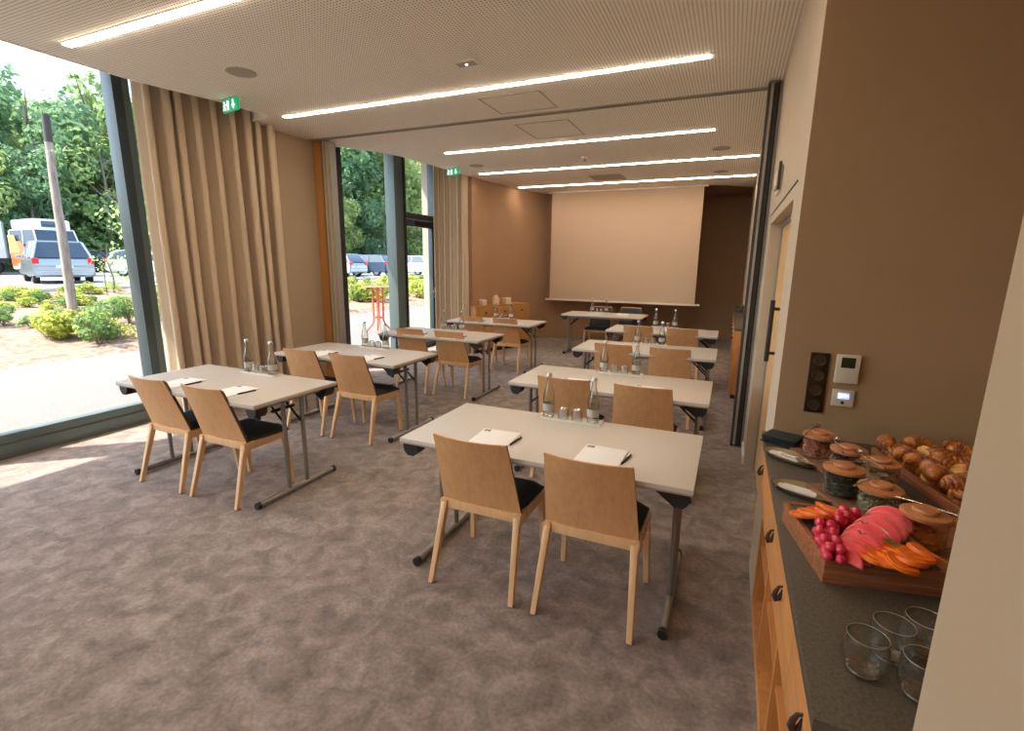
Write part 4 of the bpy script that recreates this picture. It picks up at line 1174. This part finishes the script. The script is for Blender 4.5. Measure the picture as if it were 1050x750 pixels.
for row, (x, sp_, y0, y1, sc) in enumerate(((-46.5, 4.2, 2, 100, .66), (-52, 4.8, 4, 112, .98), (-60, 5.2, 4, 135, 1.1), (-70, 6.5, 8, 150, .95))):
    y = y0 + rt.uniform(0, 2)
    while y < y1:
        # skip what neither window shows
        ratio = y / -x
        if .22 < ratio < .62 or ratio > .95:
            ki = rt.choice([0, 1, 2, 3, 4, 1, 4]) if row else rt.choice([0, 1, 4, 1, 2])
            xx = x + rt.uniform(-2, 2); s_ = sc * rt.uniform(.85, 1.12)
            if ratio > .95: s_ *= 1.35 if row else 1.1
            trees[ki].put((xx, y, ground(xx, y) - .3), rt.uniform(0, 6.28), labs[ki], 'wood: ' + labs[ki].split(' in the')[0], (s_, s_, s_))
        y += sp_ * rt.uniform(.75, 1.2)
# a young tree between pole and window frame
yt = make_tree(9, 4.2, 1.7, 'tree_leaf_light', 420, .085)
yt.put((-19.9, 11.2, .55), 0, 'slender young tree growing at the kerb right of the wooden pole', 'young trees by the kerb')
yt.put((-18.2, 9.5, .5), 1.2, 'small thin young tree just right of the wooden pole', 'young trees by the kerb', (.45, .45, .42))

def make_shrub(seed, mat, h=.8, wd=.9, n=520, size=.055):
    rnd = random.Random(seed)
    t = thing('shrub', 'x', 'shrub', (0, 0, 0))
    blobs = [((rnd.uniform(-.3, .3) * wd, rnd.uniform(-.3, .3) * wd, h * rnd.uniform(.25, .75)), rnd.uniform(.14, .26) * wd) for _ in range(9)]
    from_quads('foliage', leaf_cloud(rnd, blobs, n, size), mat, t)
    b = B()
    for _ in range(7):
        a = rnd.uniform(0, 6.28); b.tube([(0, 0, -.05), (.2 * math.cos(a) * wd, .2 * math.sin(a) * wd, h * .4), (.35 * math.cos(a) * wd, .35 * math.sin(a) * wd, h * .8)], [.012, .008, .003], 5)
    b.build('stems', 'bark', t)
    return Proto(t)
shr = [make_shrub(31, 'shrub_leaf'), make_shrub(32, 'shrub_leaf_green', .9, .8), make_shrub(33, 'shrub_leaf', .55, 1.0), make_shrub(34, 'shrub_leaf_green', .5, .7, 300)]
sl = ['yellow-green leafy shrub in the planting bed', 'mid-green upright shrub in the planting bed', 'low spreading yellow-green shrub in the planting bed', 'low loose green plant in the planting bed']
rs = random.Random(77)
cnt = 0
for i in range(4000):
    x = rs.uniform(-19, -10.7); y = rs.uniform(2, 34)
    ratio = y / -x
    if not (.2 < ratio < .62 or .93 < ratio < 1.95): continue
    if x > edge_x(y) - .75: continue
    if .2 < ratio < .36 and x > -11.6: continue
    ki = rs.choice([0, 0, 1, 2, 2, 3]) ; s_ = rs.uniform(.7, 1.25)
    if x < -13.: s_ *= .62
    if ratio < .62 and x > -13.: s_ *= .8
    zs_ = s_ * (.7 if x < -13 else 1.)
    shr[ki].put((x, y, ground(x, y) + .02), rs.uniform(0, 6.28), sl[ki], 'shrubs: ' + sl[ki].split(' in the')[0], (s_, s_, zs_))
    cnt += 1
    if cnt > 290: break

# wooden pole
t = thing('utility_pole', 'weathered wooden pole leaning slightly in front of the parked cars', 'pole', (-15, 6.86, .35))
B().tube([(0, 0, -.2), (.02, .03, 1.5), (-.01, .06, 3.0), (0, .11, 4.5)], [.105, .095, .082, .072], 14).build('shaft', 'pole_wood', t)
B().tube([(0, .095, 3.95), (0, .115, 4.55)], .080, 14).build('metal_sleeve', 'panel_dark', t)
B().tube([(.0, -.06, 3.9), (.0, -.22, 3.85), (0, -.2, 3.75)], .018, 8).build('bracket', 'panel_dark', t)
for (x, y, z, h_, lab) in ((-17.6, 9.0, .5, 1.3, 'thin dark stake in the planting bed right of the pole'),):
    o = B().tube([(0, 0, 0), (0, 0, h_)], .012, 6).build('garden_stake', 'panel_dark', loc=(x, y, z)); tag(o, lab, 'stake')

# ------------------------------------------------------------------ vehicles
def wheel(parent, x, y, r, wd=.2):
    tyr = B().lathe([(r * .62, -wd / 2), (r * .93, -wd / 2), (r, -wd * .35), (r, wd * .35), (r * .93, wd / 2), (r * .62, wd / 2)], 26, closed=True).build('wheel', 'tyre', parent, loc=(x, y, r))
    tyr.rotation_euler = (PI / 2, 0, 0)
    b = B(); b.lathe([(0, -wd * .3), (r * .63, -wd * .4), (r * .63, wd * .4), (0, wd * .3)], 20)
    b.build('rim', 'rim', tyr)
def make_car(label, paint, L=4.3, W=1.76, Hh=1.5, kind='hatch', loc=(0, 0, 0), rz=0., group=None, name='car', cat='car', extra=None):
    """front towards local +x, origin on the ground in the middle"""
    t = thing(name, label, cat, loc, rz, group)
    h2 = L / 2
    if kind == 'hatch': low = [(-h2, .45), (-h2 + .02, .85), (-h2 + .12, .95), (h2 - 1.25, .93), (h2 - .35, .80), (h2 - .03, .62), (h2, .38), (h2 - .1, .24), (-h2 + .1, .26)]; roof = [(-h2 + .12, .95), (-h2 + .50, Hh - .05), (-h2 + .9, Hh), (.15, Hh - .01), (h2 - 1.25, .93)]
    elif kind == 'mpv': low = [(-h2, .42), (-h2 + .0, .90), (-h2 + .05, 1.0), (h2 - 1.0, 1.0), (h2 - .25, .82), (h2 - .02, .6), (h2, .38), (h2 - .1, .24), (-h2 + .1, .26)]; roof = [(-h2 + .05, 1.0), (-h2 + .32, Hh - .06), (-h2 + .7, Hh), (.5, Hh - .01), (h2 - 1.0, 1.0)]
    else: low = [(-h2, .45), (-h2, 1.25), (h2 - .75, 1.25), (h2 - .2, 1.05), (h2, .8), (h2, .42), (h2 - .1, .3), (-h2 + .1, .3)]; roof = [(-h2, 1.25), (-h2 + .04, Hh - .1), (-h2 + .2, Hh), (h2 - 1.45, Hh), (h2 - 1.3, Hh - .04), (h2 - .72, 1.25)]
    b = B(); b.prism(low, -W / 2, W / 2, 'y')
    es = [e for e in b.bm.edges]; bmesh.ops.bevel(b.bm, geom=es, offset=.06, segments=2, affect='EDGES')
    b.build('body', paint, t, ang=50)
    # glasshouse: tapered upward
    def house(prof, w0, w1, nm, mat, z0):
        b = B(); k = len(prof); zz = [p[1] for p in prof]; zm = max(zz)
        f_ = lambda z: (w0 + (w1 - w0) * (z - z0) / max(.01, zm - z0)) / 2
        v0 = [b.bm.verts.new((p[0], -f_(p[1]), p[1])) for p in prof]; v1 = [b.bm.verts.new((p[0], f_(p[1]), p[1])) for p in prof]
        b.bm.faces.new(v0[::-1]); b.bm.faces.new(v1)
        for i in range(k): b.bm.faces.new((v0[i], v0[(i + 1) % k], v1[(i + 1) % k], v1[i]))
        bmesh.ops.bevel(b.bm, geom=[e for e in b.bm.edges], offset=.03, segments=2, affect='EDGES')
        return b.build(nm, mat, t, ang=50)
    z0 = roof[0][1]
    house(roof, W - .08, W * (.74 if kind != 'van' else .88), 'cabin_glass', 'car_glass', z0 - .001)
    # painted roof and pillars
    b = B(); tw = W * (.74 if kind != 'van' else .88) / 2
    ra, rb = roof[1 if kind != 'van' else 1], roof[-2]
    b.box(ra[0] + .05, rb[0] + .02, -tw - .005, tw + .005, Hh - .055, Hh + .012, .02)
    def pil(p, q, w=.035):
        for s in (-1, 1):
            yb = s * (W - .08) / 2; ya = s * tw
            b.tube([(p[0], yb, p[1]), (q[0], ya, q[1])], w, 6)
    pil(roof[0], (roof[1][0] + .03, Hh - .04), .05); pil(roof[-1], (roof[-2][0], Hh - .04), .035); 
    mid = (roof[0][0] + roof[-1][0]) / 2 - .1
    pil((mid, z0), (mid, Hh - .04), .03)
    b.build('roof', paint, t)
    for sx in (-1, 1):
        for sy in (-1, 1):
            wheel(t, sx * (h2 - .82 if kind != 'van' else h2 - 1.0), sy * (W / 2 - .11), .32 if kind != 'van' else .36)
    for s in (-1, 1):
        B().box(-h2 - .015, -h2 + .10, s * W / 2 - (.20 if s > 0 else 0), s * W / 2 + (.20 if s < 0 else 0), .78 if kind != 'van' else .8, 1.02 if kind != 'van' else 1.2, .02).build('tail_lamp', 'tail_red', t)
        B().box(h2 - .25, h2 + .0, s * W / 2 - (.30 if s > 0 else .02), s * W / 2 + (.30 if s < 0 else .02), .62 if kind != 'van' else .75, .76 if kind != 'van' else .95, .03).build('head_lamp', 'lamp_clear', t)
        B().box(h2 - 1.35, h2 - 1.15, s * (W / 2 + .09) - .08, s * (W / 2 + .09) + .08, z0 - .02, z0 + .12, .03).build('wing_mirror', paint, t)
    B().box(-h2 - .03, -h2 + .1, -W / 2 + .06, W / 2 - .06, .34, .52, .04).build('rear_bumper', paint, t)
    B().box(-h2 - .018, -h2, -.26, .26, .62, .73).build('number_plate', 'plate', t)
    B().box(h2 - .02, h2 + .012, -.55, .55, .40, .56, .01).build('grille', 'dark_gasket', t)
    if extra: extra(t, h2, W, Hh)
    return t
make_car('silver people carrier parked with its rear to the window, behind the pole', 'car_silver', 4.4, 1.86, 1.66, 'mpv', (-26.4, 11.75, .62), PI - .30)
def van_extra(t, h2, W, Hh):
    for s in (-1, 1):
        B().prism([(-h2 + .1, .5), (-h2 + .1, 1.9), (-.6, 1.9), (.4, 1.2), (1.7, 1.0), (1.7, .5)], s * (W / 2 + .001) - .006, s * (W / 2 + .001) + .006, 'y').build('side_stripe', 'car_orange', t)
        B().prism([(-h2 + .1, 1.3), (-h2 + .1, Hh - .3), (-1.4, Hh - .3), (-.9, 1.3)], s * (W / 2 + .004) - .006, s * (W / 2 + .004) + .006, 'y').build('side_panel', 'car_yellow', t)
    b = B(); b.box(h2 - .5, h2 + .012, -W / 2 - .006, -W / 2 + .3, .75, 1.35, .01); b.box(h2 - .22, h2 + .012, -W / 2 + .15, -.12, .98, 1.14, .01); b.box(h2 - .22, h2 + .012, .12, W / 2 - .15, .98, 1.14, .01); b.build('front_marking', 'car_orange', t)
    B().box(-h2 + .3, h2 - 1.5, -W / 2 + .15, W / 2 - .15, Hh - .02, Hh + .55, .12).build('high_roof', 'car_white', t)
    B().box(h2 - 1.75, h2 - 1.45, -.45, .45, Hh + .12, Hh + .44, .03).build('roof_window', 'car_glass', t)
make_car('white van with orange and yellow side markings behind the silver car', 'car_white', 4.8, 1.98, 2.55, 'van', (-35.8, 15.75, .62), -.10, name='van', cat='van', extra=van_extra)
make_car('white small car parked at the right edge of the near window, front of two', 'car_white', 4.0, 1.72, 1.48, 'hatch', (-32.0, 18.9, .62), .75)
make_car('pale silver car parked behind the white small car near the mullion', 'car_silver', 4.2, 1.75, 1.5, 'hatch', (-38, 22.6, .62), .6)
make_car('dark car parked at the foot of the wood, left of the mullion', 'car_dark', 4.3, 1.75, 1.5, 'hatch', (-43.5, 22.2, .62), PI + .3)
make_car('white car cut by the left edge of the picture', 'car_white', 4.3, 1.75, 1.5, 'hatch', (-27.5, 7.4, .62), PI)
# lorry body far left
t = thing('box_trailer', 'long white box trailer parked at the far left under the trees', 'trailer', (-41, 13.6, .62), 1.15)
B().box(-4, 2.2, -1.1, 1.1, .95, 3.1, .04).build('box_body', 'car_white', t); B().box(-4, 2.2, -1.0, 1.0, .7, .95).build('chassis', 'dark_gasket', t)
for x in (-3, -2, 1.5):
    for s in (-1, 1): wheel(t, x, s * .95, .42, .25)
g2 = [('dark blue car seen through the far window, left of the bar table', 'car_blue', -26, 27.6, PI), ('blue-grey car parked above the bar table outside', 'car_blue', -24.5, 29.4, PI + .1),
      ('silver car parked behind the blue cars outside the far window', 'car_silver', -31, 35.0, 0.), ('silver car parked behind the shrubs beyond the bar table', 'car_silver', -24.5, 26.0, PI + .05),
      ('bright white car seen through the glazed door', 'car_white', -23.5, 33.3, PI), ('white car behind the other white one, seen through the glazed door', 'car_white', -30, 41.0, PI),
      ('orange car far off between the parked cars beyond the mullion', 'car_orange', -35.5, 42.5, .2), ('dark car in the rear row seen through the glazed door', 'car_dark', -33.5, 46.0, PI),
      ('silver car in the rear row left of the bar table', 'car_silver', -33, 32.4, PI)]
for lab, pt, x, y, rz in g2: make_car(lab, pt, 4.2, 1.76, 1.48, 'hatch', (x, y, .62), rz)

# bar table outside
t = thing('bar_table', 'tall orange-red metal bar table standing on the sunny terrace', 'table', (-7.75, 9.62, -.04))
B().lathe([(0, 1.085), (.36, 1.085), (.37, 1.093), (.36, 1.10), (0, 1.10)], 40).build('tabletop', 'bar_table_red', t)
for k in range(4):
    a = PI / 4 + k * PI / 2; c_, s_ = math.cos(a), math.sin(a)
    B().tube([(.30 * c_, .30 * s_, .02), (.14 * c_, .14 * s_, .20), (.11 * c_, .11 * s_, .30), (.12 * c_, .12 * s_, 1.085)], .022, 8).build('leg', 'bar_table_red', t)
B().lathe([(.105, .34), (.118, .34), (.118, .365), (.105, .365)], 24, closed=True).build('ring', 'bar_table_red', t)

# ------------------------------------------------------------------ light
sun = bpy.data.lights.new('sun', 'SUN'); sun.energy = 6.0; sun.angle = math.radians(.6); sun.color = (1., .95, .86)
so = bpy.data.objects.new('sun', sun); COL.objects.link(so)
el = math.radians(56); dvec = Vector((.755 * math.cos(el), .656 * math.cos(el), -math.sin(el)))
so.rotation_euler = dvec.to_track_quat('-Z', 'Y').to_euler()
world = bpy.data.worlds.new('sky'); scene.world = world; world.use_nodes = True
wn, wl = world.node_tree.nodes, world.node_tree.links
bg = wn['Background']
sky = wn.new('ShaderNodeTexSky'); sky.sky_type = 'NISHITA'; sky.sun_disc = False; sky.sun_elevation = el
sky.sun_rotation = math.atan2(-.755, -.656); sky.air_density = 1.; sky.dust_density = 2.5; sky.ozone_density = 1.
wl.new(sky.outputs[0], bg.inputs[0]); bg.inputs[1].default_value = .36

# ------------------------------------------------------------------ camera
f_px, yaw, pitch, roll, hc = 504.36, -.4119, -.2053, .0121, 1.642
cy, sy = math.cos(yaw), math.sin(yaw); cpp, spp = math.cos(pitch), math.sin(pitch)
F = Vector((sy * cpp, cy * cpp, spp)); r0 = Vector((cy, -sy, 0)); u0 = r0.cross(F)
R_ = r0 * math.cos(roll) + u0 * math.sin(roll); U = u0 * math.cos(roll) - r0 * math.sin(roll)
cam = bpy.data.cameras.new('camera'); co = bpy.data.objects.new('camera', cam); COL.objects.link(co)
mw_ = Matrix((R_, U, -F)).transposed().to_4x4(); mw_.translation = Vector((0, 0, hc)); co.matrix_world = mw_
cam.sensor_fit = 'HORIZONTAL'; cam.sensor_width = 36.; cam.lens = f_px / 1050 * 36; cam.clip_start = .05; cam.clip_end = 600
scene.camera = co
vs = scene.view_settings; vs.view_transform = 'Standard'; vs.look = 'None'; vs.gamma = 1; vs.use_curve_mapping = False; vs.exposure = 1.1
scene.cycles.max_bounces = 10; scene.cycles.diffuse_bounces = 5; scene.cycles.glossy_bounces = 4; scene.cycles.transmission_bounces = 10; scene.cycles.transparent_max_bounces = 24
scene.cycles.sample_clamp_indirect = 4.; scene.cycles.use_denoising = True
scene.cycles.caustics_reflective = False; scene.cycles.caustics_refractive = False
